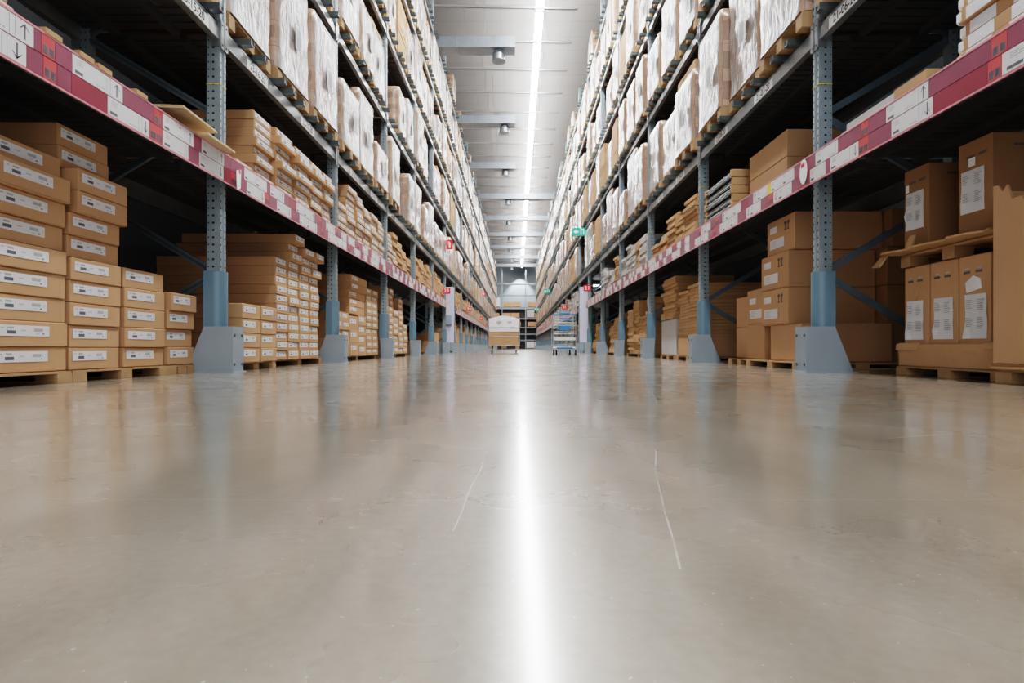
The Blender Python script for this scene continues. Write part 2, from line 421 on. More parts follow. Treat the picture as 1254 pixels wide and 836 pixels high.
# ------------------------------------------------------------------ rack frames
H_UP = 9.65
poly = [(0, -.045), (0, -.018), (.007, -.012), (.007, .012), (0, .018), (0, .045), (.1, .045), (.1, -.045)]
mb = MB(); mb.prism(poly, 'z', 0.0, H_UP, 'upright'); UPM = mb.mesh('upright')
mb = MB(); mb.box(-0.03, 0.16, -0.07, 0.07, 0, 0.008, 'brace'); FOOT = mb.mesh('foot_plate')
def brace_pts():
    z = 0.15; side = 1; pts = []
    while z < H_UP-0.8:
        pts.append(((DEPTH-0.05 if side else 0.05), z)); z += 0.6; side = 1-side
    return pts
BP = brace_pts()
BR = []
for a, b_ in zip(BP[:-1], BP[1:]):
    mb = MB(); mb.bar((a[0], 0, a[1]), (b_[0], 0, b_[1]), 0.03, 0.05, 'brace')
    mb.bar((a[0], 0.017, a[1]), (b_[0], 0.017, b_[1]), 0.006, 0.02, 'chan')
    BR.append(mb.mesh('brace'))
mb = MB()
for a, b_ in zip(BP[:-1], BP[1:]): mb.bar((a[0], 0, a[1]), (b_[0], 0, b_[1]), 0.03, 0.05, 'brace')
BRALL = mb.mesh('bracing')
mb = MB()
mb.box(-0.003, 0.103, -0.048, -0.045, 0, 0.006, 'yellow'); mb.box(-0.003, 0, -0.048, 0.048, 0, 0.006, 'yellow')
mb.box(-0.003, 0.103, 0.045, 0.048, 0, 0.006, 'yellow'); mb.box(0.100, 0.103, -0.048, 0.048, 0, 0.006, 'yellow'); TIE = mb.mesh('yellow_tie')

# blue sleeve around the foot of the upright
mb = MB(); n = 20; prof = []
for i in range(n+1):
    t = PI/2 + PI*i/n; prof.append((0.045+0.075*math.cos(t), 0.072*math.sin(t)))
prof = prof[::1]
sl = prof + [(0.112, -0.072), (0.112, 0.072)]
def shell(sl, t, z0, z1):
    inn = [(0.05+(x-0.05)*(1-t/0.075), y*(1-t/0.075)) for x, y in sl]
    for i in range(len(sl)-1):
        mb.prism([sl[i], sl[i+1], inn[i+1], inn[i]], 'z', z0, z1, 'sleeve')
shell([(0.112, 0.072)] + prof + [(0.112, -0.072)], 0.006, 0.346, 0.76)
SLEEVE = mb.mesh('post_sleeve')
# steel floor guards
def guard_mesh(slope):
    mb = MB()
    bx = 0.30 if slope else 0.13; tx = 0.12
    # plate looking along the aisle towards the camera (both ends), sloping away from the aisle
    for yy in (-0.085, 0.079):
        mb.prism([(-0.11, 0.0), (bx-0.11+0.05, 0.0), (tx-0.02, 0.345), (-0.11, 0.345)], 'y', yy, yy+0.006, 'guard')
    mb.box(-0.116, -0.11, -0.085, 0.085, 0, 0.345, 'guard')
    mb.prism([(bx-0.116+0.05, 0.0), (bx-0.11+0.05, 0.0), (tx-0.02, 0.345), (tx-0.026, 0.345)], 'y', -0.079, 0.079, 'guard')
    mb.box(-0.13, bx-0.03, -0.10, 0.10, 0, 0.008, 'guard')
    for yy in (-0.1, 0.1):
        mb.tube((-0.121, yy*0.6, 0.06), (-0.116, yy*0.6, 0.06), 0.012, 'chan', 8)
        mb.tube((-0.121, yy*0.6, 0.28), (-0.116, yy*0.6, 0.28), 0.012, 'chan', 8)
    return mb.mesh('floor_guard')
GUARD = {True: guard_mesh(True), False: guard_mesh(False)}

for s in (-1, 1):
    for k in range(-1, NB+1):
        D = colD(k)
        root = ob('rack_frame', None, LOC(s, 0, D, 0), RZ(s))
        lab = 'perforated blue-grey steel upright frame, %s along the %s rack' % (o_(k+1) if k >= 0 else 'partly unseen and before the first', SIDE[s])
        tag(root, lab, 'rack frame', 'upright frames of the racks')
        up = ob('upright', UPM, parent=root); ob('upright', UPM, (DEPTH, 0, 0), PI, parent=root)
        if k <= 3:
            for bm_ in BR: ob('brace', bm_, parent=root)
        else: ob('bracing', BRALL, parent=root)
        ob('foot_plate', FOOT, parent=up)
        if k <= 4: ob('yellow_tie', TIE, (0, 0, 2.17), parent=up)
        if k in (5, 6): 
            if k == 5: pass
        g = tag(ob('post_sleeve', SLEEVE, LOC(s, 0, D, 0), RZ(s)), 'rounded blue plastic sleeve round the foot of the %s %s upright' % (o_(k+1) if k >= 0 else 'nearest hidden', SIDE[s]), 'post protector', 'blue sleeves on the uprights')
        sl_ = k in (-1, 0, 1, 4, 7, 10, 13, 16)
        g = tag(ob('floor_guard', GUARD[sl_], LOC(s, 0, D, 0), RZ(s)), '%s grey-blue steel guard on the floor at the %s %s upright' % ('sloping' if sl_ else 'straight', o_(k+1) if k >= 0 else 'nearest hidden', SIDE[s]), 'floor guard', 'steel guards at the rack feet')

# ------------------------------------------------------------------ beams
BL = PITCH-0.096
def beam_mesh(front=True):
    mb = MB(); h = 0.13
    mb.prism([(0, 0), (0.05, 0), (0.05, h), (0.018, h), (0.018, h-0.035), (0, h-0.045)], 'y', -BL/2, BL/2, 'beam')
    for yy in (-BL/2, BL/2-0.008):
        mb.box(-0.012, 0.055, yy, yy+0.008, -0.05, h+0.02, 'beam')
    return mb.mesh('beam')
BEAM = beam_mesh()
def conn_mesh():
    mb = MB()
    for sg in (-1, 1):
        y0 = sg*(BL/2); y1 = sg*(BL/2+0.04)
        mb.box(-0.014, -0.002, y0, y1, -0.06, 0.15, 'beam')
        for z in (-0.03, 0.12): mb.tube((-0.018, sg*(BL/2+0.02), z), (-0.014, sg*(BL/2+0.02), z), 0.008, 'chan', 6)
    return mb.mesh('end_connector')
CONN = conn_mesh()
LBTOP = 0.20
def l1_beam():
    mb = MB(); mb.box(0, 0.05, -BL/2, BL/2, 0.04, 0.185, 'beam'); return mb.mesh('beam')
L1BEAM = l1_beam()

def printed(mb, y0, y1, z0, z1, x, kind, sgn):
    """tiny printed marks on a ticket. y0<y1 local, viewer's left is +y"""
    w = y1-y0; h = z1-z0
    rr = random.Random(int((y0+z0+10)*1000))
    def r(a0, a1, b0, b1, mt='print'):      # fractions from viewer's left, from the top
        ya = y1-w*a0; yb = y1-w*a1; za = z1-h*b0; zb = z1-h*b1
        mb.quad((x, ya, zb), (x, yb, zb), (x, yb, za), (x, ya, za), mt)
    if kind == 'w':
        for i in range(3): r(.10, .10+.12+.08*rr.random(), .16+.11*i, .20+.11*i, 'print_l')
        r(.06, .26, .74, .90); 
        for i in range(4): r(.62+.06*i, .65+.06*i, .80, .88, 'print_l')
        r(.90, .915, .05, .95, 'print_l')
    elif kind in ('u', 'd'):
        c0 = (y0+y1)/2; za, zb = z0+h*.14, z1-h*.14; t = w*.05
        mb.quad((x, c0+t, za), (x, c0-t, za), (x, c0-t, zb), (x, c0+t, zb), 'print')
        tip = zb if kind == 'u' else za; dz = -h*.3 if kind == 'u' else h*.3
        for sg in (-1, 1):
            a = (x, c0, tip); b1 = (x, c0, tip+dz*.22); cc = (x, c0+sg*w*.24, tip+dz); dd = (x, c0+sg*w*.24, tip+dz*.8)
            mb.add([a, b1, cc, dd], [(0, 1, 2, 3), (3, 2, 1, 0)], 'print')
    elif kind == 'r':
        for j in range(2):
            r(.08+.46*j, .46+.46*j, .50, .92)
            for q in range(3): r(.13+.46*j, .3+.46*j+.1*rr.random(), .56+.11*q, .60+.11*q, 'redt')
def band(s, k, individual):
    """label strip along the front of the first shelf; returns list of (name, mesh)"""
    Dc = colD(k)+PITCH/2
    top = [(-1, 2.61, 'wu'), (2.61, 2.65, 'm'), (2.65, 2.73, 'r'), (2.73, 2.835, 'm'), (2.835, 3.10, 'w'), (3.10, 3.20, 'u'), (3.20, 3.47, 'm'), (3.47, 3.56, 'r'),
           (3.56, 3.82, 'w'), (3.82, 3.90, 'u'), (3.90, 4.0, 'm'), (4.0, 4.24, 'w'), (4.24, 4.31, 'u'), (4.31, 9, 'm')]
    bot = [(-1, 2.57, 'wd'), (2.57, 2.66, 'm'), (2.66, 2.74, 'r'), (2.74, 2.83, 'm'), (2.83, 3.08, 'M'), (3.08, 3.36, 'w'), (3.36, 3.43, 'd'), (3.43, 3.56, 'r'),
           (3.56, 3.84, 'w'), (3.84, 3.97, 'm'), (3.97, 4.22, 'w'), (4.22, 4.30, 'd'), (4.30, 9, 'M')]
    if s > 0:
        top = [(-1, 2.62, 'm'), (2.62, 2.71, 'r'), (2.71, 3.12, 'm'), (3.12, 3.20, 'u'), (3.20, 3.48, 'w'), (3.48, 3.65, 'm'), (3.65, 3.73, 'r'), (3.73, 4.0, 'm'), (4.0, 4.3, 'w'), (4.3, 9, 'm')]
        bot = [(-1, 2.65, 'w'), (2.65, 2.73, 'r'), (2.73, 3.09, 'M'), (3.09, 3.17, 'd'), (3.17, 3.43, 'w'), (3.43, 3.65, 'm'), (3.65, 3.76, 'r'), (3.76, 3.83, 'd'), (3.83, 4.1, 'w'), (4.1, 4.16, 'm'), (4.16, 4.38, 'w'), (4.38, 9, 'm')]
    a, b_ = colD(k), colD(k+1)
    rr = random.Random(k*7+s)
    def gen(ptn):
        out = []; d = a
        while d < b_:
            t = rr.choice(ptn); 
            for tt, ww in t:
                out.append((d, min(b_, d+ww), tt)); d += ww
                if d >= b_-0.02: break
        return out
    if k >= 0:
        seq = [[('w', .22), ('u', .09), ('m', .12)], [('m', .22), ('w', .20)], [('M', .18), ('w', .2)], [('r', .1), ('m', .16), ('w', .24), ('u', .09)], [('w', .22), ('m', .07)]]
        top = gen(seq); bot = gen([[('d' if q == 'u' else q, w) for q, w in t] for t in seq])
        if k == 0 and s > 0: top[3] = (top[3][0], top[3][1], 'y')
    parts = []
    mbs = MB()
    mbs.box(-0.058, -0.05, -PITCH/2, PITCH/2, -0.012, LBTOP+0.008, 'mag')
    mbs.box(-0.062, -0.058, -PITCH/2, PITCH/2, -0.014, -0.004, 'pink'); mbs.box(-0.062, -0.058, -PITCH/2, PITCH/2, LBTOP+0.0, LBTOP+0.010, 'pink')
    mbs.box(-0.05, 0.0, -PITCH/2+.06, PITCH/2-.06, 0.05, 0.15, 'beam')
    for row, (segs, z0, z1) in enumerate(((top, LBTOP/2+.003, LBTOP-.002), (bot, 0.0, LBTOP/2-.003))):
        for (d0, d1, t) in segs:
            d0 = max(d0, a); d1 = min(d1, b_)
            if d1-d0 < 0.02: continue
            segl = [(d0, d1, t)]
            if t == 'wu': segl = [(d0, d1-.1, 'w'), (d1-.1, d1, 'u')]
            if t == 'wd': segl = [(d0, d1-.1, 'w'), (d1-.1, d1, 'd')]
            for (e0, e1, tt) in segl:
                while e1-e0 > 0.46:
                    n0 = e0+0.3
                    yield_seg = (e0, n0, tt); e0 = n0
                    _seg(parts, mbs, individual, yield_seg, Dc, s, z0, z1, rr)
                _seg(parts, mbs, individual, (e0, e1, tt), Dc, s, z0, z1, rr)
    return [('label_strip', mbs.mesh('label_strip'))] + parts
def _seg(parts, mbs, individual, seg, Dc, s, z0, z1, rr):
    e0, e1, tt = seg
    ya, yb = sorted(((e0-Dc)*s, (e1-Dc)*s)); ya += .0015; yb -= .0015
    mt = {'w': 'paper', 'u': 'paper', 'd': 'paper', 'm': 'mag', 'M': 'magd', 'r': 'redt', 'y': 'yellow'}[tt]
    tgt = MB() if individual else mbs
    tgt.box(-0.0605, -0.058, ya, yb, z0, z1, mt)
    printed(tgt, ya, yb, z0, z1, -0.0608, tt, s)
    if tt == 'w' and rr.random() < .2: 
        yc = ya+(yb-ya)*.3
        tgt.tube((-0.0605, yc, z1-.025), (-0.061, yc, z1-.025), 0.007, 'sign_red', 8)
    if individual:
        nm = {'w': 'price_label', 'u': 'arrow_label', 'd': 'arrow_label', 'm': 'coloured_label', 'M': 'coloured_label', 'r': 'red_label', 'y': 'coloured_label'}[tt]
        lb = {'w': 'white price label with grey print', 'u': 'white label with an up arrow', 'd': 'white label with a down arrow', 'm': 'magenta strip label', 'M': 'dark red strip label', 'r': 'red label with dark square codes', 'y': 'yellow label'}[tt]
        parts.append((nm, tgt.mesh(nm), lb))

def loc_label(text):
    mb = MB(); mb.box(-0.003, -0.001, -0.20, 0.20, 0.004, 0.084, 'sign_white')
    addtext(mb, text, 0.086, -0.0036, 0, 0.044, 'ink', sx=0.92)
    return mb.mesh('location_label')
def bayname(k): return o_(k+2) + ' bay'
LEVN = ['first', 'second', 'third', 'fourth', 'fifth', 'top']
far_beams = MB()
nbeam = 0
PASS = 5         # the bay with the cross passage has no lower shelf
for k in range(-1, NB):
    for s in (-1, 1):
        Dc = colD(k)+PITCH/2
        for li, z in enumerate(LEV):
            if k == PASS and li == 0: continue
            if pxy(z, colD(k+1)) < -10: continue       # above the frame
            if li == 0:
                if k == -1 or k <= 9:
                    root = ob('shelf_beam', None, LOC(s, 0, Dc, z), RZ(s))
                    tag(root, 'low shelf beam with magenta and white price labels, %s, %s rack' % (bayname(k), SIDE[s]), 'shelf beam', 'label beams along the first shelf')
                    ob('beam', L1BEAM, parent=root)
                    strip = None
                    for pt in band(s, k, k <= 1):
                        o = ob(pt[0], pt[1], parent=strip or root); strip = strip or o
                        if len(pt) > 2: o['label'] = pt[2]
                    ob('rear_beam', L1BEAM, (DEPTH-0.05, 0, 0), parent=root)
                else:
                    root = ob('shelf_beam', None, LOC(s, 0, Dc, z), RZ(s))
                    tag(root, 'distant low shelf beam with small price labels, %s, %s rack' % (bayname(k), SIDE[s]), 'shelf beam', 'label beams along the first shelf')
                    ob('beam', L1BEAM, parent=root)
                    ob('label_strip', band(s, k, False)[0][1], parent=root)
                continue
            nbeam += 1
            root = ob('shelf_beam', None, LOC(s, 0, Dc, z), RZ(s))
            tag(root, 'plain grey steel beam, %s shelf level, %s, %s rack' % (LEVN[li], bayname(k), SIDE[s]), 'shelf beam', 'grey beams of the upper shelves')
            ob('beam', BEAM, parent=root)
            if k <= 6: ob('end_connector', CONN, parent=root)
            if k <= 8: ob('rear_beam', BEAM, (DEPTH+0.0, 0, 0), PI, parent=root)
            # location labels
            if (li == 1 and k <= 3) or (li == 2 and k in (0, 1)):
                aisle = '21' if s > 0 else '23'
                if s > 0: spots = [(-1, 4.02, '21-06-20'), (0, 5.35, '21-07-20'), (0, 6.45, '21-08-20'), (1, 8.05, '21-09-20'), (1, 9.2, '21-10-20'), (2, 10.9, '21-11-20'), (2, 12.0, '21-12-20'), (3, 13.6, '21-13-20')]
                else: spots = [(-1, 4.0, '23-15-20'), (0, 5.0, '23-16-20'), (0, 6.2, '23-17-20'), (1, 8.0, '23-18-20'), (1, 9.1, '23-19-20'), (2, 10.9, '23-20-20'), (2, 12.0, '23-21-20'), (3, 13.6, '23-22-20')]
                for kk, dd, tx in spots:
                    if kk != k: continue
                    if li == 2: tx = tx[:-2]+'30'
                    o = ob('location_label', loc_label(tx), (0, (dd-Dc)*s, 0), parent=root); o['label'] = 'white label reading '+tx

# steel decks of the first shelf
mb = MB()
yy = -BL/2
while yy < BL/2-0.06:
    mb.box(0.05, DEPTH-0.05, yy+.004, yy+0.075, 0.19, 0.205, 'deck'); yy += 0.085
for xx in (0.35, 0.7): mb.box(xx, xx+0.05, -BL/2, BL/2, 0.14, 0.19, 'deck')
DECK = mb.mesh('shelf_deck')
for k in range(-1, NB):
    if k == PASS: continue
    for s in (-1, 1):
        tag(ob('shelf_deck', DECK, LOC(s, 0, colD(k)+PITCH/2, LEV[0]), RZ(s)), 'dark slatted steel deck of the first shelf, %s, %s rack' % (bayname(k), SIDE[s]), 'shelf deck', 'decks of the first shelf')

mb = MB(); yy = -BL/2
while yy < BL/2-0.06:
    mb.box(0.06, DEPTH-0.08, yy+.004, yy+0.08, 0.085, 0.10, 'deck'); yy += 0.094
for xx in (0.3, 0.75): mb.box(xx, xx+0.05, -BL/2, BL/2, 0.03, 0.085, 'deck')
DECK2 = mb.mesh('shelf_deck')
for k in range(-1, 10):
    for s in (-1, 1):
        for li in (1, 2, 3):
            if pxy(LEV[li], colD(k+1)) < -10 or (li > 1 and k > 6): continue
            tag(ob('shelf_deck', DECK2, LOC(s, 0, colD(k)+PITCH/2, LEV[li]), RZ(s)), 'dark slatted deck under the pallets, %s shelf level, %s, %s rack' % (LEVN[li], bayname(k), SIDE[s]), 'shelf deck', 'dark decks of the upper shelves')
# pallet support channels
mb = MB()
for a, b_ in ((-0.03, -0.024), (0.024, 0.03)): mb.box(-0.09, DEPTH+0.02, a, b_, 0, 0.05, 'chan')
mb.box(-0.09, DEPTH+0.02, -0.024, 0.024, 0.0, 0.006, 'chan'); mb.box(-0.085, -0.06, -0.024, 0.024, 0.006, 0.046, 'deck')
CHAN = mb.mesh('support_channel')
OFFS = [0.30, 0.56, 0.98, 1.20, 1.46, 1.86, 2.10, 2.36, 2.60]
cand = []
for k in range(-1, NB):
    for s in (-1, 1):
        for li in range(1, 6):
            for q, of in enumerate(OFFS):
                D = colD(k)+of
                if pxy(LEV[li]+0.13, D) < -6 or D < 2.2: continue
                if li == 5 and any(abs(D-16.7-5.6*i) < .32 for i in range(9)): continue
                cand.append((D, s, li, k, q, LOC(s, 0, D, LEV[li]+0.131)))
cand.sort(key=lambda t: t[0]); stuff = MB()
for i, (D, s, li, k, q, loc) in enumerate(cand):
    if i < 300:
        tag(ob('support_channel', CHAN, loc, RZ(s)), 'teal-grey steel channel end, %s of nine, %s shelf level, %s, %s rack' % (o_(q+1), LEVN[li], bayname(k), SIDE[s]), 'support bar', 'pallet support channels')
    else:
        stuff.merge(CHAN, Matrix.Translation(loc) @ Matrix.Rotation(RZ(s), 4, 'Z'))
if stuff.v: tag(ob('support_channels_far', stuff.mesh('support_channels_far')), 'distant small pallet support channel ends above the upper beams', 'support bars', kind='stuff')

# ------------------------------------------------------------------ pallets and wrapped loads
def pallet_mesh(w, d, h, name='wooden_pallet'):
    mb = MB(); t = h*0.17
    for i in range(3):
        y = -w/2+0.05+(w-0.1)*i/2
        mb.box(0, d, y-.05, y+.05, 0, t, 'wood')
        for j in range(3):
            x = 0.0+(d-0.12)*j/2
            mb.box(x, x+.12, y-.05, y+.05, t, h-2*t, 'wood')
        mb.box(0, d, y-.05, y+.05, h-2*t, h-t, 'wood')
    n = 7; bw = d/n
    for i in range(n): mb.box(i*bw+.005, (i+1)*bw-.012, -w/2, w/2, h-t, h, 'wood')
    return mb.mesh(name)
PAL = pallet_mesh(0.8, 1.12, 0.125)

def wrap_mesh(w, d, h, seed, z0=0.0, top_open=False):
    rr = random.Random(seed); mb = MB()
    ny, nx, nz = 8, 6, 10
    ring = []
    c = 0.03
    pts = []
    for i in range(ny+1): pts.append((0, -w/2+c+(w-2*c)*i/ny, 'F'))
    for i in range(nx+1): pts.append((c+(d-2*c)*i/nx, w/2, 'S'))
    for i in range(ny+1): pts.append((d, w/2-c-(w-2*c)*i/ny, 'B'))
    for i in range(nx+1): pts.append((d-c-(d-2*c)*i/nx, -w/2, 'S'))
    n = len(pts); vs = []
    lean = rr.uniform(-.01, .01)
    for j in range(nz+1):
        z = z0+h*j/nz
        pinch = 0.010*math.sin(j*2.1+seed)+lean*j/nz
        for (x, y, t) in pts:
            a = rr.uniform(-.003, .003)
            nx_, ny_ = (x-d/2), y
            l = math.hypot(nx_, ny_)
            vs.append((x+nx_/l*(a+pinch*.5), y+ny_/l*(a+pinch*.5), z+rr.uniform(-.008, .008)*(0 < j < nz)))
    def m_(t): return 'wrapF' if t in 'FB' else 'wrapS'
    for j in range(nz):
        for i in range(n):
            i2 = (i+1) % n
            a, b_, c_, d_ = j*n+i, j*n+i2, (j+1)*n+i2, (j+1)*n+i
            o = len(mb.v)
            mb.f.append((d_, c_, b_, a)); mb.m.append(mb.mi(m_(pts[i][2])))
    mb.v = vs
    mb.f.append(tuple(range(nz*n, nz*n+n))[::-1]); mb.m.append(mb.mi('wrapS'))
    return mb.mesh('plastic_wrap', smooth=True)
def block_mesh(w, d, h, rows, cols, z0, mt='card'):
    mb = MB(); rr = random.Random(rows*7+cols)
    for r in range(rows):
        for c in range(cols):
            y0 = -w/2+w*c/cols; z = z0+h*r/rows; j = rr.uniform(0, .012)
            mb.box(j, d-j, y0+.003, y0+w/cols-.003, z, z+h/rows-.004, mt)
    return mb.mesh('carton_stack')
LBLM = MB(); LBLM.box(-0.004, -0.001, -0.09, 0.09, 0, 0.24, 'paper')
for i in range(8): LBLM.quad((-0.0045, .07, .20-.026*i), (-0.0045, -.04-.012*(i % 3), .20-.026*i), (-0.0045, -.04-.012*(i % 3), .215-.026*i), (-0.0045, .07, .215-.026*i), 'print')
LBL = LBLM.mesh('shipping_label')
PH = 0.125
VAR = []      # (description, parts[(name, mesh, offset)], height)
def mkvar(desc, h, seed, extra=0, rows=5, cols=3, w=0.8, d=1.08, label=True):
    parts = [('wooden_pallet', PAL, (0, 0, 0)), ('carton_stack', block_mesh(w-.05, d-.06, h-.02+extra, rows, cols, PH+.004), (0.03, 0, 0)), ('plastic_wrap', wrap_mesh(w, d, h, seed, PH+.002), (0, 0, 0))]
    if label: parts.append(('shipping_label', LBL, (-0.018, -0.12+.05*(seed % 4), PH+h*.35)))
    VAR.append((desc, parts, PH+h+max(0, extra)))
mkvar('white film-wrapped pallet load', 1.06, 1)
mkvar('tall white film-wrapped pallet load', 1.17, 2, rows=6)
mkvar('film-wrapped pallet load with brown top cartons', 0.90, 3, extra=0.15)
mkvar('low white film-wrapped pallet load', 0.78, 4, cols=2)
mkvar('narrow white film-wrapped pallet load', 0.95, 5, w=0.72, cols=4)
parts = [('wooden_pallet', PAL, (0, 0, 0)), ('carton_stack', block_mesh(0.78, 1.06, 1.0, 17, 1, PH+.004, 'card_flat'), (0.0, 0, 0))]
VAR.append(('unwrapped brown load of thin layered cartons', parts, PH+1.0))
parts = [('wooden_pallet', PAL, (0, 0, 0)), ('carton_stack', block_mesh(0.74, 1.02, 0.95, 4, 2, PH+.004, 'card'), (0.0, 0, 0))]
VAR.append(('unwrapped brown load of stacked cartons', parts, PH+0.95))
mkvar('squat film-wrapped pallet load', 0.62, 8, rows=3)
forced = {(-1, 1, 0): [1, 0, 0], (1, 1, 0): [1, 1, 0], (1, 1, 1): [2, 3, 4], (1, 2, 1): [7, 0, 3], (-1, 1, -1): [0, 1, 1], (-1, 1, 1): [3, 0, 7]}
cand = []
for k in range(-1, NB):
    for s in (-1, 1):
        for li in range(1, 6):
            for q in range(3):
                D = colD(k)+0.50+0.895*q
                r_ = R.random()
                if pxy(LEV[li]+0.1, D+0.5) < -4 or D < 1.9: continue
                if (s, li, k) in forced: v = forced[(s, li, k)][q]
                else:
                    v = R.choices([0, 1, 2, 3, 4, 5, 6, 7, None], [20, 15, 15, 13, 15, 5, 7, 6, 6])[0]
                    if li == 5: v = R.choices([3, 7, None], [14, 16, 50])[0]
                    if li == 5 and any(abs(D-16.7-5.6*i) < .75 for i in range(9)): v = None
                if v is None: continue
                if s < 0 and li == 2 and k == 0: v = 0
                cand.append((D, s, li, k, q, v, R.uniform(-.06, .01), R.uniform(-.02, .02)))
cand.sort(key=lambda t: t[0]); stuff = MB()
POS = ['near', 'middle', 'far']
for i, (D, s, li, k, q, v, dx, ra) in enumerate(cand):
    loc = LOC(s, dx, D, LEV[li]+0.184)
    desc, parts, hh = VAR[v]
    if i < 296:
        root = ob('wrapped_load' if v not in (5, 6) else 'carton_load', None, loc, RZ(s)+ra)
        tag(root, '%s, %s place, %s shelf level, %s, %s rack' % (desc, POS[q], LEVN[li], bayname(k), SIDE[s]), 'pallet load', 'pallet loads on the upper shelves')
        for nm, me, off in parts:
            if nm == 'shipping_label' and D > 30: continue
            o = ob(nm, me, off, parent=pw if nm == 'shipping_label' else root)
            if nm == 'plastic_wrap': pw = o
    else:
        T = Matrix.Translation(loc) @ Matrix.Rotation(RZ(s)+ra, 4, 'Z')
        for nm, me, off in parts:
            if nm == 'shipping_label' or (nm == 'carton_stack' and v in (0, 1, 3, 4, 7)): continue
            stuff.merge(me, T @ Matrix.Translation(off))
if stuff.v: tag(ob('pallet_loads_far', stuff.mesh('pallet_loads_far')), 'distant small pallet loads at the far ends of the racks', 'pallet loads', kind='stuff')

# ------------------------------------------------------------------ cartons
_cm = {}
def carton_mesh(w, d, h, mt='card'):
    key = (round(w, 3), round(d, 3), round(h, 4), mt)
    if key not in _cm:
        mb = MB(); mb.box(0, d, -w/2, w/2, 0, h, mt, bev=min(0.004, h*.1))
        if h > 0.07:   # closing seam of the lid along the front and side
            mb.box(-0.0012, 0.001, -w/2+.004, w/2-.004, h*.02, h*.035, 'card_edge')
        _cm[key] = mb.mesh('carton')
    return _cm[key]
_lm = {}
def clabel_mesh(lw, lh):
    key = (round(lw, 3), round(lh, 3))
    if key not in _lm:
        mb = MB(); mb.box(-0.0022, -0.0008, -lw/2, lw/2, -lh/2, lh/2, 'paper')
        x = -0.0026
        def r(a0, a1, b0, b1, mt):
            ya = lw/2-lw*a0; yb = lw/2-lw*a1; za = lh/2-lh*b0; zb = lh/2-lh*b1
            mb.quad((x, ya, zb), (x, yb, zb), (x, yb, za), (x, ya, za), mt)
        r(.16, .28, .16, .34, 'print_l'); r(.15, .32, .5, .8, 'print'); r(.42, .52, .42, .5, 'print_l'); r(.68, .86, .26, .56, 'print_l'); r(.72, .78, .74, .8, 'print_l'); r(.85, .89, .7, .82, 'print'); r(.95, .96, .3, .6, 'print_l')
        r(.04, .10, .2, .3, 'print_l')
        _lm[key] = mb.mesh('shipping_label')
    return _lm[key]
CNT = {}
STF = {}
STUFFMETA = {'carton': ('cartons_far', 'distant small brown cartons stacked on the lower shelves', 'cartons'),
             'flat_pack': ('flat_packs_far', 'distant small flat cardboard packs stacked on the lower shelves', 'flat packs')}
def put_carton(s, D, x, z, w, d, h, label, group, name='carton', mt='card', lab=True, ra=0.0, lw=None, side='near'):
    me = carton_mesh(w, d, h, mt); loc = LOC(s, x, D, z)
    CNT[name] = CNT.get(name, 0)+1
    if CNT[name] > 296:
        T = Matrix.Translation(loc) @ Matrix.Rotation(RZ(s)+ra, 4, 'Z')
        mb = STF.setdefault(name, MB()); mb.merge(me, T)
        return None
    o = ob(name, me, loc, RZ(s)+ra)
    tag(o, label, 'carton' if name == 'carton' else 'flat pack', group)
    if lab:
        lw = lw or w*(0.66 if h > .1 else .8); lh = min(h*(.42 if h > .1 else .55), .06)
        yoff = (w/2-lw/2-w*.06)*(-s if side == 'near' else s)
        yoff = (w/2-lw/2-w*.06) if s < 0 else -(w/2-lw/2-w*.06)
        ob('shipping_label', clabel_mesh(lw, lh), (0, yoff, h*.62), parent=o)
    return o
FLOORPAL = {}
def floor_pallet(s, D, w, x=0.15, h=0.062, desc='', d=1.1):
    key = (round(w, 2), h, d)
    if key not in FLOORPAL: FLOORPAL[key] = pallet_mesh(w, d, h)
    return tag(ob('wooden_pallet', FLOORPAL[key], LOC(s, x, D, 0.001), RZ(s)), desc, 'pallet', 'low pallets on the floor')
def stack(s, Da, w, n, h, z, x, d, where, name='carton', mt='card', lab=True, jit=0.012, base='', ra=0.012, group='labelled cartons in stacks', noun='flat brown carton', offs=None):
    D = Da+w/2
    for i in range(n):
        dx = R.uniform(-jit, jit); dy = R.uniform(-jit*.4, jit*.4)
        if offs and i in offs: dx += offs[i][0]; dy += offs[i][1]
        wi = w-.012-(R.uniform(0, .02) if name != 'carton' else 0)
        if name != 'carton': wi = round(wi, 2)
        put_carton(s, D+dy, x+dx, z+i*h, wi, d, h-.0015, '%s, %s up in %s' % (noun, o_(i+1), where), group, name, mt, lab, R.uniform(-ra, ra)+(offs[i][2] if offs and i in offs else 0))

LR = 'left rack'
zf = 0.066
# --- left, nearest bay (partly in frame)
floor_pallet(-1, 2.62, 0.98, 0.15, desc='low wooden pallet under the two largest carton stacks at the left edge')
floor_pallet(-1, 3.56, 0.86, 0.16, desc='low wooden pallet between the big left stacks and the short stacks', d=1.1)
floor_pallet(-1, 4.17, 0.34, 0.17, desc='low wooden pallet just before the nearest left upright')
stack(-1, 2.20, 0.44, 10, 0.127, zf, 0.21, 1.15, 'the stack cut by the left picture edge', jit=.006)
stack(-1, 2.665, 0.455, 9, 0.127, zf, 0.19, 1.15, 'the widest stack at far left', offs={8: (.05, .03, 0.01), 7: (-.04, -0.01, 0.01), 6: (-.015, 0.0, 0)})
stack(-1, 3.135, 0.41, 11, 0.123, zf, 0.19, 1.12, 'the tall second stack on the left floor', offs={10: (.09, .02, 0), 9: (.07, .01, 0), 8: (-.03, .03, 0.0), 7: (-.04, .03, 0)})
stack(-1, 3.57, 0.42, 5, 0.124, zf, 0.19, 0.9, 'the five-high stack on the left floor')
stack(-1, 4.01, 0.34, 4, 0.127, zf, 0.19, 0.9, 'the four-high stack beside the nearest left upright', offs={3: (-.01, .02, 0.02)})
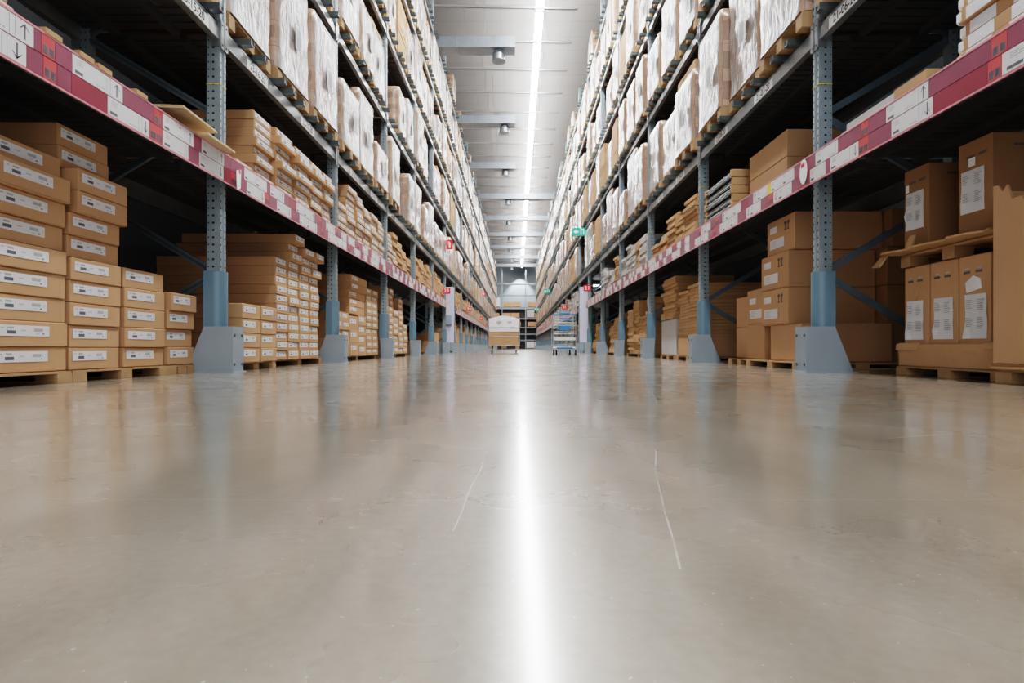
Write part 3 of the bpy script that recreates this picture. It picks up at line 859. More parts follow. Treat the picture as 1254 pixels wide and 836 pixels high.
# --- left, second bay floor
floor_pallet(-1, 4.98, 0.72, 0.0, desc='low wooden pallet under the small cartons behind the nearest left guard', d=0.6)
floor_pallet(-1, 6.30, 1.45, 0.12, desc='low wooden pallet under the tall block of narrow cartons, left rack')
stack(-1, 4.66, 0.33, 4, 0.12, zf, -0.03, 0.55, 'the small stack just behind the first left guard', jit=.004)
stack(-1, 5.0, 0.33, 4, 0.12, zf, -0.03, 0.55, 'the second small stack behind the first left guard', jit=.004)
nm = ['first', 'second', 'third', 'fourth']
ww = [.30, .30, .31, .30]; hh_ = [11, 14, 13, 13]; dd = 5.62
for q in range(4):
    of = {hh_[q]-1: (-.07, 0, .02), hh_[q]-3: (-.03, 0, 0)} if q else {}
    stack(-1, dd, ww[q], hh_[q], 0.0918, zf, 0.10, 1.15, 'narrow stack %s in the tall left floor block' % nm[q], noun='long narrow carton', offs=of); dd += ww[q]+.005
# --- left, first shelf
zs = LEV[0]+0.207
dd = 5.03
for q, (w, n, x) in enumerate(((.39, 8, .04), (.42, 8, .02), (.46, 7, .0), (.40, 7, .02), (.34, 7, .02))):
    stack(-1, dd, w-.01, n, 0.077 if q < 2 else .083, zs, x, 1.0, '%s shelf stack, second left bay' % nm[q] if q < 4 else 'last shelf stack, second left bay', noun='thin labelled carton', jit=.02,
          offs={n-2: (-.05, .0, 0.02), 3: (-.04, 0, 0)} if q else {n-1: (.01, 0, 0)}); dd += w
put_carton(-1, 4.80, 0.02, zs, .30, .9, .075, 'single thin carton lying before the first shelf stack, left', 'labelled cartons in stacks')
# deep cartons lying behind on the near left shelf
for i in range(2):
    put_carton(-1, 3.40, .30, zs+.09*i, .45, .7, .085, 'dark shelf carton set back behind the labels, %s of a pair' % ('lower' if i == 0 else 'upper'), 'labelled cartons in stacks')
# boards jutting out over the label strip
mb = MB(); mb.box(0, 0.7, -0.22, 0.22, 0, 0.010, 'board', bev=.002); mb.box(0.01, 0.7, -0.215, 0.215, 0.013, 0.022, 'board', bev=.002)
tag(ob('wooden_board', mb.mesh('wooden_board'), LOC(-1, -0.10, 3.93, zs+.083), rot=(0.0, -0.02, PI+0.03)), 'pair of pale boards jutting over the left label strip, upper one', 'board')
mb = MB(); mb.box(0, 0.7, -0.19, 0.19, 0, 0.016, 'board', bev=.002)
tag(ob('wooden_board', mb.mesh('wooden_board'), LOC(-1, -0.13, 4.15, zs+.002), rot=(0.0, 0.0, PI)), 'pale board lying beside the nearest left upright on the shelf', 'board')
mb = MB(); mb.box(0.0, 0.6, -0.12, 0.12, 0, 0.078, 'card_dark', bev=.002)
tag(ob('carton', mb.mesh('carton'), LOC(-1, 0.10, 3.82, zs)), 'shallow dark carton holding up the jutting boards', 'carton').rotation_euler = (0, 0, PI)
for i, dd in enumerate((2.72, 2.93, 3.06, 3.36)):
    mb = MB(); mb.box(0, .6, -.05, .05, 0, .03, 'card_flat', bev=.003)
    tag(ob('flat_pack', mb.mesh('flat_pack'), LOC(-1, -0.065, dd, zs), rz=PI), 'thin cardboard edge peeping over the left labels, %s from the left' % o_(i+1), 'flat pack', 'cardboard edges over the left label strip')
for i in range(3):
    mb = MB(); mb.box(0, .4, -.12, .12, 0, .035, 'pinkpaper', bev=.012)
    tag(ob('paper_bag', mb.mesh('paper_bag'), LOC(-1, -.04+.015*i, 2.42-.015*i, zs+.04*i), rz=PI), 'pinkish paper sack end at the top left corner, %s in pile' % o_(i+1), 'sack', 'sacks at the top left corner')

# hanging white tags where the label strip passes the first uprights
mb = MB(); mb.prism([(-.035, 0.0), (.035, -.03), (.045, .12), (-.045, .15)], 'x', -0.004, 0.0, 'sign_white'); mb.box(-.006, -.004, -.03, .0, .11, .14, 'sign_red')
tag(ob('paper_tag', mb.mesh('paper_tag'), LOC(-1, -0.075, 4.50, LEV[0]-.0), rz=PI+.1), 'white paper tag with red corner hanging by the nearest left upright', 'tag')
mb = MB(); pts = [(.055*math.cos(t*PI/8), .105+.095*math.sin(t*PI/8)) for t in range(16)]; mb.prism(pts, 'x', -0.012, -0.008, 'sign_white'); mb.box(-.0135, -.012, -.02, .03, .14, .17, 'sign_red')
tag(ob('paper_tag', mb.mesh('paper_tag'), LOC(1, -0.065, 4.45, LEV[0])), 'round-edged white tag in front of the nearest right upright', 'tag')

# --- left, further bays
def left_bay(k):
    a = colD(k); bn = bayname(k)
    if k == PASS: return
    # floor
    if k == 1:
        specs = [(.34, 5, .12, 1.0), (.34, 5, .12, 1.0), (.45, 3, .19, .5), (.42, 4, .15, .5), (.36, 10, .105, 1.1), (.36, 10, .105, 1.1)]
    elif k == 2:
        specs = [(.40, 11, .11, 1.1), (.38, 11, .11, 1.1), (.5, 7, .12, 1.1), (.45, 10, .11, 1.1), (.45, 5, .12, 1.1)]
    elif k == 3: specs = [(.45, 2, .12, .9), (.5, 1, .2, .9)]
    elif k == 4: specs = [(.5, 1, .3, .9), (.02, 0, .1, .5), (.02, 0, .1, .5), (1.0, 1, .55, .9)]
    else:
        specs = []
        tot = .3
        while tot < PITCH-.6:
            w = R.uniform(.38, .55); h = R.uniform(.1, .2); specs.append((w, max(1, int(R.uniform(.5, 1.25)/h)), h, 1.05)); tot += w
    d = a+.22
    pal_w = sum(x[0] for x in specs)
    floor_pallet(-1, a+.22+pal_w/2, round(min(pal_w, 2.3)+.02, 1), .12, desc='low wooden pallet under the floor stacks, %s, left rack' % bn)
    if k == 4: d = a+.3
    for q, (w, n, h, dep) in enumerate(specs):
        if d+w > a+PITCH-.12: break
        if n: stack(-1, d, w, n, h, zf, .10, dep, '%s floor stack, %s, left rack' % (o_(q+1), bn), noun='brown labelled carton', jit=.01)
        d += w+.01
    if k == 1:   # long boxes bridging the top of the low ones
        d = a+.22+.70
        for i in range(5):
            put_carton(-1, d+.455, .12-.03*(i > 2), zf+.605+.11*i, .86 if i > 1 else .80, 1.0, .108, 'wide carton, %s up in the bridged pile, third left bay' % o_(i+1), 'labelled cartons in stacks', lw=.3)
    # shelf
    d = a+.1; q = 0
    while d < a+PITCH-.5:
        w = R.uniform(.36, .46); h = .08; n = int(R.uniform(.45, .74)/h)
        if k == 1: n = [5, 9, 9, 8, 8, 8][min(q, 5)]
        if k == 4 and q < 1: n = 2
        stack(-1, d, w, n, h, zs, .02, 1.0, '%s shelf stack, %s, left rack' % (o_(q+1), bn), noun='thin labelled carton', jit=.02); d += w+.012; q += 1

# --- right rack
def right_near():
    # big cartons, second bay floor
    x0 = 0.16
    floor_pallet(1, 5.45, 1.1, .1, desc='low wooden pallet under the big cartons behind the nearest right upright')
    floor_pallet(1, 6.36, .62, .16, desc='low wooden pallet under the two-high cartons, right rack')
    def big(D, x, z, w, d, h, lab, style, mt='card'):
        o = put_carton(1, D, x, z, w, d, h, lab, 'large cartons on the right floor', mt=mt, lab=False)
        mb = MB()
        if style:
            mb.box(-.003, -.001, w/2-.36, w/2-.07, .06, .15, 'paper'); mb.box(-.003, -.001, w/2-.22, w/2-.07, .21, .27, 'paper')
            for i in range(4): mb.quad((-.0035, w/2-.10, .08+.016*i), (-.0035, w/2-.2, .08+.016*i), (-.0035, w/2-.2, .084+.016*i), (-.0035, w/2-.10, .084+.016*i), 'print_l')
            ob('shipping_label', mb.mesh('shipping_label'), parent=o)
            mb = MB()
            for i in range(2):
                c = w/2-.38-.06*i
                mb.box(-.003, -.001, c-.018, c+.018, h-.13, h-.12, 'print'); mb.box(-.003, -.001, c-.004, c+.004, h-.13, h-.06, 'print'); mb.box(-.003, -.001, c-.018, c+.018, h-.075, h-.05, 'print')
            ob('handling_mark', mb.mesh('handling_mark'), parent=o)
        return o
    H = .333; dp = .78
    nmz = ['bottom', 'second', 'third', 'top']
    Dn = [5.28, 5.46, 5.46, 5.46]; xs = [.17, .15, .15, .19]
    for i in range(4):
        big(Dn[i] if i < 3 else 5.42, xs[i], zf+H*i, .56 if i else .6, dp, H-.003, '%s large carton of the tallest near stack, right floor' % nmz[i], i > 0)
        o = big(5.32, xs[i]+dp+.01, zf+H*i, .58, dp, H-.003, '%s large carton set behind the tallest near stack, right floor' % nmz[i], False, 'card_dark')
    mb = MB(); mb.box(0, .001, 0, 0, 0, 0, 'card')
    for i in range(2): big(5.98, .19, zf+.36*i, .42, dp, .357, '%s carton of the two-high stack, right floor' % ('lower' if i == 0 else 'upper'), i == 1)
    for i in range(2): big(6.42, .24, zf+.34*i, .42, dp, .337, '%s carton of the farthest two-high stack, right floor' % ('lower' if i == 0 else 'upper'), False)
    # upright cartons in a tray, nearest bay
    floor_pallet(1, 3.58, .90, .36, h=.058, desc='low pallet under the cardboard tray of upright cartons, right')
    xt = .37
    mb = MB(); z0 = .062
    mb.box(0, .014, -.46, .46, 0, .15, 'card', bev=.003); mb.box(.9, .914, -.46, .46, 0, .15, 'card')
    mb.box(0, .91, -.46, -.447, 0, .15, 'card'); mb.box(0, .91, .447, .46, 0, .15, 'card'); mb.box(0, .91, -.46, .46, 0, .006, 'card')
    mb.prism([(-.012, .12), (.014, .12), (.014, .165), (-.004, .155)], 'y', -.46, -.3, 'card_flat'); mb.prism([(-.012, .11), (.014, .12), (.014, .16), (-.008, .150)], 'y', .25, .46, 'card_flat')
    tag(ob('cardboard_tray', mb.mesh('cardboard_tray'), LOC(1, xt, 3.57, .060)), 'low brown cardboard tray holding three upright cartons, right', 'tray')
    def sheet(w, h, seed):
        mb = MB(); rr = random.Random(seed); ny, nz = 4, 5; vs = []
        for j in range(nz+1):
            for i in range(ny+1):
                b_ = -.004-.008*((i in (0,)) and j < 3)*rr.random()*2
                vs.append((b_, w/2-w*i/ny+rr.uniform(-.003, .003), h*j/nz))
        mb.add(vs, [(j*(ny+1)+i, j*(ny+1)+i+1, (j+1)*(ny+1)+i+1, (j+1)*(ny+1)+i) for j in range(nz) for i in range(ny)], 'paper')
        for (cy, n0) in ((w*.30, 0), (-w*.22, 1)):
            for blk in (.86, .45):
                for i in range(5 if n0 == 0 else 6):
                    l = rr.uniform(.18, .34)*w; z = h*blk-i*h*.045
                    mb.quad((-.013, cy+w*.1, z), (-.013, cy+w*.1-l, z), (-.013, cy+w*.1-l, z+h*.018), (-.013, cy+w*.1, z+h*.018), 'print_l')
        return mb.mesh('paper_sheet')
    for i, (D, nmq) in enumerate(((3.88, 'farthest'), (3.635, 'middle'), (3.39, 'nearest'))):
        o = tag(ob('carton', carton_mesh(.235, .82, .66, 'card'), LOC(1, xt+.03, D, .070)), '%s of three tall cartons with white sheets standing in the tray' % nmq, 'carton', 'tall cartons with white paper sheets')
        ob('paper_sheet', sheet(.16, .26, i), (0, 0.01-.012*i, .17), parent=o)
        mb = MB()
        for j in (0, 1): mb.box(-.002, -.001, .03-.09*j, .08-.09*j, .555, .57, 'print'); mb.box(-.002, -.001, .035-.09*j, .07-.09*j, .58, .588, 'print_l')
        ob('printed_mark', mb.mesh('printed_mark'), parent=o)
        mb = MB()
        if i == 2: mb.prism([(-.06, .46), (.05, .44), (.06, .5), (.0, .54), (-.05, .52)], 'x', -.008, -.002, 'film'); ob('torn_film', mb.mesh('torn_film'), parent=o)
        if i == 0: mb.prism([(.0, .43), (.02, .43), (-.02, .50), (-.035, .50)], 'x', -.012, -.003, 'card_flat'); ob('torn_tape', mb.mesh('torn_tape'), parent=o)
    # pallet blocks and torn sheet above
    o = tag(ob('wooden_pallet', pallet_mesh(.88, .9, .085), LOC(1, xt+.01, 3.57, .735)), 'wooden pallet resting on the three tall cartons, right', 'pallet')
    mb = MB(); rr = random.Random(5); n = 14; top = []; y0, y1 = -.34, .56
    pts = [(.95, y0), (.95, y1)] 
    edge = [(-.10-.03*math.sin(i*1.3)-rr.uniform(0, .035), y1+(y0-y1)*i/n) for i in range(n+1)]
    po = pts + edge
    mb.prism(po[::-1], 'z', 0, .012, 'card_flat')
    mb.prism([(-.11, .0), (-.10, .012), (-.17, -.09), (-.185, -.085)], 'y', .48, .56, 'card_flat')
    mb.prism([(-.09, .01), (-.07, .012), (-.05, .10), (-.055, .10)], 'y', .30, .36, 'card_flat')
    tag(ob('cardboard_sheet', mb.mesh('cardboard_sheet'), LOC(1, xt+.01, 3.48, .825)), 'torn cardboard sheet with ragged front edge under two dark cartons', 'cardboard sheet')
    for i, (D, w, h) in enumerate(((3.87, .235, .55), (3.375, .25, .56))):
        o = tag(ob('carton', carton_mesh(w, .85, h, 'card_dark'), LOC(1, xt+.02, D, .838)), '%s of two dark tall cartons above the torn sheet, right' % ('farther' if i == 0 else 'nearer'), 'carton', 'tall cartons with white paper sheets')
        ob('paper_sheet', sheet(.17, .25, 7+i), (0, .01, .14), parent=o)
        mb = MB(); mb.box(-.003, -.001, w/2-.13 if i else w/2-.05, w/2-.08 if i else w/2-.02, h-.15, h-.1, 'sign_white')
        for j in (0, 1): mb.box(-.002, -.001, .0-.09*j, .06-.09*j, h-.1, h-.085, 'print')
        ob('printed_mark', mb.mesh('printed_mark'), parent=o)
        mb = MB()
        for j in (0, 1): mb.box(.12+.14*j, .22+.14*j, -w/2-.002, -w/2-.0005, h-.075, h-.062, 'print')
        ob('printed_mark', mb.mesh('printed_mark'), parent=o)
    # big torn open carton at the right edge
    floor_pallet(1, 2.50, 1.1, .24, h=.075, desc='wooden pallet under the torn open carton at the right edge')
    mb = MB(); a0, a1 = -.57, .57    # local y: + is farther
    rr = random.Random(9); n = 40
    topz = []
    for i in range(n+1):
        y = a1-(a1-a0)*i/n
        base = .93+.03*(y > .53) if y > .47 else .89-.30*min(1, (.47-y)/.55)
        topz.append((y, base+rr.uniform(-.02, .02)))
    fr = [(a1, 0.03)] + [(a0, 0.03)] + topz[::-1]
    mb.prism(fr, 'x', 0, .012, 'card')
    mb.box(.012, .9, a1-.012, a1, .03, .93, 'card'); mb.box(.012, .9, a0, a0+.012, .03, .7, 'card'); mb.box(.9, .912, a0, a1, .03, .93, 'card')
    mb.box(-.012, .92, a0-.01, a1+.01, 0, .014, 'card_flat'); mb.box(-.006, .915, a0-.005, a1+.005, .015, .028, 'card_edge')
    root = tag(ob('open_carton', mb.mesh('open_carton'), LOC(1, .23, 2.48, .077)), 'large open carton with ragged torn top at the right picture edge', 'carton')
    # near shelf goods, first level
    z = LEV[0]+.207
    for i in range(8):
        mb = MB(); w = .95; h = .075
        mb.box(0, .5, -w/2, w/2-.01*i % .03, 0, h-.004, 'card_flat' if i % 2 else 'card', bev=.004)
        o = tag(ob('carton', mb.mesh('carton'), LOC(1, .02+.01*(i % 3), 2.54, z+h*i)), 'long film-wrapped carton with white ends, %s from the bottom, upper right corner' % o_(i+1), 'carton', 'film-wrapped long cartons')
        mb = MB(); pts = [(-.006, .0), (.5, 0), (.5, h-.004), (-.006, h-.004)]
        mb.box(-.004, .5, w/2-.03, w/2+.02, .002, h-.008, 'film', bev=.012)
        ob('film_wrap', mb.mesh('film_wrap'), parent=o)
        for a_, b_ in ((-.02, .16), (-.40, -.2), (.26, .42)):
            mb = MB(); mb.box(-.003, -.001, a_, b_, .004, h-.008, 'film'); ob('film_band', mb.mesh('film_band'), parent=o)
        mb = MB(); mb.box(-.005, -.0035, -.2, .06, .02, h-.02, 'paper'); 
        for j in range(3): mb.box(-.006, -.005, -.15, .0, .027+.012*j, .031+.012*j, 'print_l')
        ob('shipping_label', mb.mesh('shipping_label'), parent=o)
    for i, (D, w, hh, mt, x, zz) in enumerate(((3.36, .26, .04, 'card_flat', .0, 0), (3.36, .28, .06, 'card_flat', .0, .041), (3.78, .58, .05, 'card_grey', .0, .0), (3.76, .52, .045, 'card_grey', .01, .051))):
        put_carton(1, D, x, z+zz, w, .7, hh, ['low flat brown pack below the orange-brown one, right shelf', 'orange-brown flat pack beside the long wrapped cartons', 'white slatted pack lying low on the right shelf', 'white slatted pack on top of its twin, right shelf'][i], 'flat packs on the near right shelf', 'flat_pack', mt, False)
    # second bay shelf: grey metal profiles and brown cartons
    for i in range(5):
        mb = MB(); h = .085
        mb.prism([(0, 0), (.45, 0), (.45, h-.004), (.02, h-.004), (0, h-.03)], 'y', -.42, .42, 'metalgrey'); mb.box(-.004, .0, -.42, .42, .02, .03, 'cart_steel')
        o = tag(ob('metal_profile', mb.mesh('metal_profile'), LOC(1, -.01+.01*(i % 2), 6.52, z+h*i)), 'long dark grey metal profile, %s from the bottom of the right shelf pile' % o_(i+1), 'metal profile', 'grey metal profiles on the right shelf')
        mb = MB(); mb.box(-.012, .46, -.44, -.40, .0, h-.003, 'card_flat', bev=.006); mb.box(-.012, .46, .40, .44, .0, h-.003, 'card_flat', bev=.006)
        ob('cardboard_end', mb.mesh('cardboard_end'), parent=o)
    for i in range(2):
        put_carton(1, 5.55, .12, z+.245*i, .82, .95, .243, '%s plain brown carton beside the grey metal profiles' % ('lower' if i == 0 else 'upper'), 'plain cartons on the right shelf', lab=False)

def pile(s, Da, w, total, h, z, x, d, where, mt='card_flat', jit=.02, noun='flat cardboard pack'):
    n = max(1, int(total/h)); w = round(w, 2); h = round(h, 3)
    stack(s, Da, w, n, h, z, x, d, where, 'flat_pack', mt, False, jit, ra=.03, group='flat packs in piles, right rack', noun=noun)
def right_bay(k):
    a = colD(k); bn = bayname(k)
    if k == PASS: return
    z = LEV[0]+.207
    if k == 1:
        base = tag(ob('carton', carton_mesh(1.05, .9, .26, 'card'), LOC(1, .14, 8.15, zf)), 'wide low carton carrying the thin pack piles, right floor', 'carton')
        floor_pallet(1, 8.15, 1.1, .12, desc='low pallet under the wide low carton, third bay, right rack')
        pile(1, 7.62, .54, .72, .045, zf+.262, .14, .9, 'the near thin-pack pile on the wide carton, right floor')
        pile(1, 8.18, .50, .68, .045, zf+.262, .16, .9, 'the far thin-pack pile on the wide carton, right floor')
        floor_pallet(1, 9.2, .9, .12, desc='low pallet under the white wrapped block, third bay, right rack')
        mb = MB(); mb.box(0, .9, -.42, .42, 0, .56, 'card_grey', bev=.012)
        o = tag(ob('wrapped_block', mb.mesh('wrapped_block'), LOC(1, .14, 9.22, zf)), 'grey-white wrapped block low on the right floor', 'wrapped block')
        pile(1, 8.85, .8, .66, .055, zf+.565, .16, .9, 'the pile above the grey-white block, right floor', jit=.035)
        for q, (w, t, mt) in enumerate(((.5, .42, 'card_flat'), (.42, .36, 'card_flat'), (.45, .40, 'card_flat'), (.5, .34, 'card_flat'), (.4, .22, 'card_flat'))):
            pile(1, a+.12+sum((.5, .42, .45, .5, .4)[:q])+.01*q, w, t+.1*(q in (0, 2)), .05, z, .0, .95, '%s shelf pile, third bay, right rack' % o_(q+1), mt, .045)
        return
    if k == 0: return
    floor_pallet(1, a+1.4, 2.3, .12, desc='low wooden pallet under the floor piles, %s, right rack' % bn)
    d = a+.2; q = 0
    while d < a+PITCH-.7:
        w = R.choice([.45, .5, .6, .7])
        if d+w > a+PITCH-.12: break
        t = R.uniform(.7, 1.2) if k < 3 else R.uniform(.5, 1.2)
        if k == 2: t = [1.05, .75, 1.05, .9][min(q, 3)]
        if k == 4: t = [.65, .55, .85, .4][min(q, 3)]
        pile(1, d, w, t, R.choice([.06, .075, .09]), zf, .12, .9, '%s floor pile, %s, right rack' % (o_(q+1), bn), jit=.025); d += w+.02; q += 1
    d = a+.12; q = 0
    if k == 4:
        pile(1, a+.5, .6, .12, .03, z, 0, .8, 'the low white pile at the shelf end by the passage', 'card_grey'); return
    while d < a+PITCH-.6:
        w = R.choice([.4, .45, .5]); t = R.uniform(.35, .72)
        mt = R.choice(['card_flat', 'card_grey', 'card_grey'])
        pile(1, d, w, t, .06, z, .0, .9, '%s shelf pile, %s, right rack' % (o_(q+1), bn), mt, .03); d += w+.015; q += 1

right_near()
for k in range(1, NB-1):
    left_bay(k); right_bay(k)
for nme, mb in STF.items():
    a_, lb, ct = STUFFMETA[nme]
    tag(ob(a_, mb.mesh(a_)), lb, ct, kind='stuff')

# ------------------------------------------------------------------ passage panels, signs
for s in (-1, 1):
    D = 19.2
    root = ob('info_panel', None, (s*(WX[s]+.02), D, 0))
    tag(root, 'tall lavender-white panel at the passage in the %s rack' % SIDE[s], 'panel', 'white panels beside the passage')
    mb = MB(); mb.box(-.19, .19, -.05, .05, .35, 2.18, 'lav', bev=.01); ob('board', mb.mesh('board'), parent=root)
    mb = MB(); mb.box(-.2, .2, -.09, .09, 0, .36, 'guard', bev=.01); mb.box(-.1, .14, -.1, -.085, .02, .06, 'rubber')
    mb.prism([(s*.2, 0), (s*.46, 0), (s*.26, .36), (s*.2, .36)], 'y', -.03, .03, 'guard'); ob('base_guard', mb.mesh('base_guard'), parent=root)
    if s < 0:
        mb = MB(); mb.box(-.12, .12, -.075, -.05, 1.0, 1.25, 'guard'); mb.box(-.13, .13, -.16, -.05, .95, .98, 'guard'); ob('counter_shelf', mb.mesh('counter_shelf'), parent=root)
    else:
        mb = MB(); mb.box(.2, .25, -.03, .03, .36, 2.45, 'green_paint'); ob('green_post', mb.mesh('green_post'), parent=root)
    # tube light in the passage
    root = ob('tube_light', None, (s*3.1, 21.0, 2.40)); tag(root, 'short white tube light under the second shelf in the %s passage' % SIDE[s], 'light')
    mb = MB(); mb.box(-.33, .33, -.05, .05, .04, .1, 'sign_white'); ob('housing', mb.mesh('housing'), parent=root)
    mb = MB(); mb.tube((-.32, 0, .015), (.32, 0, .015), .025, 'tube', 8); ob('tube', mb.mesh('tube'), parent=root)

def hang_sign(D, s, z, w, h, mt, text, label, X=None, mark=None):
    X = X if X is not None else s*(WX[s]-.12)
    root = ob('hanging_sign', None, (X, D, z)); tag(root, label, 'sign', 'small signs along the aisle')
    mb = MB(); mb.box(-w/2, w/2, -.01, .01, -h/2, h/2, mt, bev=.003)
    ob('sign_plate', mb.mesh('sign_plate'), parent=root)
    mb = MB()
    if text: addtext(mb, text, h*.8, 0, -.0125, 0, 'sign_white', FRONT, 1.1)
    if mark == 'exit':
        def q(a0, a1, b0, b1): mb.box(w*a0, w*a1, -.013, -.0115, h*b0, h*b1, 'sign_white')
        q(.12, .36, -.34, .34); mb.box(w*.17, w*.31, -.0145, -.013, -h*.34, h*.24, mt); q(.20, .26, -.3, .1); q(.2, .3, .0, .08)
        mb.prism([(-w*.38, 0), (-w*.2, -h*.28), (-w*.2, -h*.1), (-w*.04, -h*.1), (-w*.04, h*.1), (-w*.2, h*.1), (-w*.2, h*.28)], 'y', -.013, -.0115, 'sign_white')
    if mark == 'ext':
        mb.box(-w*.12, w*.14, -.013, -.0115, -h*.32, h*.15, 'sign_white'); mb.box(-w*.05, w*.07, -.013, -.0115, h*.15, h*.25, 'sign_white'); mb.box(-w*.22, w*.05, -.013, -.0115, h*.24, h*.31, 'sign_white'); mb.box(-w*.25, -w*.19, -.013, -.0115, -h*.05, h*.3, 'sign_white')
    if mb.v: ob('lettering', mb.mesh('lettering'), parent=root)
    mb = MB(); mb.box(0, s*.16, -.006, .006, h/2-.03, h/2-.015, 'cart_steel'); ob('bracket', mb.mesh('bracket'), parent=root)
for i, D in enumerate((17.6, 26.0, 34.7, 43.3, 52.0)):
    hang_sign(D, 1, 1.98, .22, .19, 'sign_red', '21', 'red square sign reading 21, %s down the right rack' % o_(i+1))
    hang_sign(D, -1, 1.90, .22, .19, 'sign_red', '23', 'red square sign reading 23, %s down the left rack' % o_(i+1))
for i, D in enumerate((19.0, 39.0, 58.0)):
    hang_sign(D, 1, 3.97, .46, .26, 'sign_green', None, 'green exit sign with arrow and door, %s along the right rack' % o_(i+1), mark='exit', X=2.06)
hang_sign(18.4, -1, 3.45, .2, .30, 'sign_red', None, 'red fire extinguisher sign high on the left rack', mark='ext')
hang_sign(38.0, -1, 3.7, .2, .30, 'sign_red', None, 'distant red fire extinguisher sign on the left rack', mark='ext')

# ------------------------------------------------------------------ dolly with wrapped goods
def caster(x, y, r, parent, fork=.03):
    mb = MB(); mb.tube((x-.018, y, r), (x+.018, y, r), r, 'rubber', 14); mb.tube((x-.02, y, r), (x+.02, y, r), r*.4, 'cart_steel', 8)
    wm = mb.mesh('wheel')
    mb = MB(); mb.box(x-.028, x-.021, y-.015, y+.02, r*.8, r*2+fork, 'cart_steel'); mb.box(x+.021, x+.028, y-.015, y+.02, r*.8, r*2+fork, 'cart_steel'); mb.box(x-.03, x+.03, y-.03, y+.03, r*2+fork-.006, r*2+fork, 'cart_steel')
    cf = ob('caster_fork', mb.mesh('caster_fork'), parent=parent); ob('wheel', wm, parent=cf)
root = ob('goods_dolly', None, (-.38, 18.0, 0)); tag(root, 'wooden dolly carrying film-wrapped brown cartons, standing in mid-aisle', 'dolly')
mb = MB()
mb.box(-.48, -.36, 0, .8, .135, .235, 'wood', bev=.004); mb.box(.36, .48, 0, .8, .135, .235, 'wood', bev=.004); mb.box(-.08, .08, 0, .8, .15, .235, 'wood', bev=.004)
for i in range(6): mb.box(-.48, .48, .02+.13*i, .12+.13*i, .237, .258, 'wood')
ob('deck', mb.mesh('deck'), parent=root)
for x in (-.38, .38):
    for y in (.08, .7): caster(x, y, .045, root, .04)
mb = MB(); rr = random.Random(4)
for r in range(4):
    for c in range(7): mb.box(-.46+.131*c, -.46+.131*(c+1)-.004, rr.uniform(0, .01), .76, .262+.1*r, .262+.1*(r+1)-.004, 'card')
ob('carton_stack', mb.mesh('carton_stack'), parent=root)
mb = MB(); mb.box(-.47, .47, 0.005, .78, .665, 1.08, 'film', bev=.02)
mb.prism([(-.44, 1.08), (.44, 1.08), (.30, 1.13), (.05, 1.17), (-.12, 1.16), (-.33, 1.11)], 'y', .02, .76, 'film')
for (x, z, w, h) in ((-.22, .92, .14, .08), (-.18, .88, .05, .05), (.12, .94, .12, .05), (.2, .8, .14, .04)): mb.box(x, x+w, 0.0, .004, z, z+h, 'print_l')
ob('film_wrap', mb.mesh('film_wrap'), parent=root)
mb = MB()
for x in (-.49, .49):
    for y in (-.01, .79): mb.tube((x, y, .23), (x, y, 1.10), .014, 'cart_steel', 6)
for z in (.24, .52, .82): mb.tube((-.49, -.01, z), (.49, -.01, z), .008, 'cart_steel', 6)
ob('cage_bars', mb.mesh('cage_bars'), parent=root)

# ------------------------------------------------------------------ shopping trolley
root = ob('shelf_trolley', None, (1.19, 14.2, 0)); tag(root, 'steel shopping trolley with blue handle and wire shelves beside the right rack', 'trolley')
W2 = .28
mb = MB()
for x in (-W2, W2):
    for y in (0, .62): mb.tube((x, y, .16), (x*.97, y+.02, 1.0), .013, 'cart_steel', 8)
    mb.tube((x, 0, .17), (x, .62, .17), .013, 'cart_steel', 8); mb.tube((x*.97, .02, .99), (x*.97, .64, .99), .011, 'cart_steel', 8)
for y in (0, .62): mb.tube((-W2, y, .17), (W2, y, .17), .013, 'cart_steel', 8)
ob('frame', mb.mesh('frame'), parent=root)
def wire_shelf(z, dz, nmz='wire_shelf'):
    mb = MB()
    for i in range(12): x = -W2+.02+(2*W2-.04)*i/11; mb.tube((x, 0.0, z), (x, .6, z+dz), .004, 'cart_steel', 5)
    for i in range(5): y = .6*i/4; mb.tube((-W2, y, z+dz*i/4), (W2, y, z+dz*i/4), .005, 'cart_steel', 5)
    mb.tube((-W2, -.005, z), (W2, -.005, z), .009, 'cart_steel', 6); mb.tube((-W2, -.005, z+.05), (W2, -.005, z+.05), .007, 'cart_steel', 6)
    ob(nmz, mb.mesh(nmz), parent=root)
for z, dz in ((.88, .02), (.8, .02), (.73, .02), (.66, .02), (.52, .02)): wire_shelf(z, dz)
mb = MB(); mb.box(-W2-.0, W2+.0, -.03, .03, .985, 1.01, 'cart_blue', bev=.008); mb.box(-.13, .13, -.045, .04, .99, 1.045, 'cart_blue', bev=.01); ob('handle', mb.mesh('handle'), parent=root)
mb = MB(); mb.box(-.13, .13, -.02, -.008, .60, .72, 'cart_blue', bev=.006); ob('blue_plate', mb.mesh('blue_plate'), parent=root)
mb = MB(); mb.box(-.13, .13, -.02, -.008, .87, .9, 'cart_blue'); ob('blue_plate', mb.mesh('blue_plate'), parent=root)
mb = MB(); mb.prism([(-.02, .36), (.55, .40), (.55, .46), (.53, .46), (.53, .415), (-.015, .375), (-.02, .43), (-.03, .43)], 'x', -.26, .26, 'sign_white'); ob('tray', mb.mesh('tray'), parent=root)
mb = MB(); mb.box(-.2, .2, -.04, .02, .15, .19, 'cart_blue', bev=.01); mb.box(-.26, .26, .0, .6, .185, .2, 'sign_white'); ob('lower_deck', mb.mesh('lower_deck'), parent=root)
for x in (-.27, -.17, .17, .27):
    caster(x, .03 if abs(x) > .2 else .5, .06, root, .03)

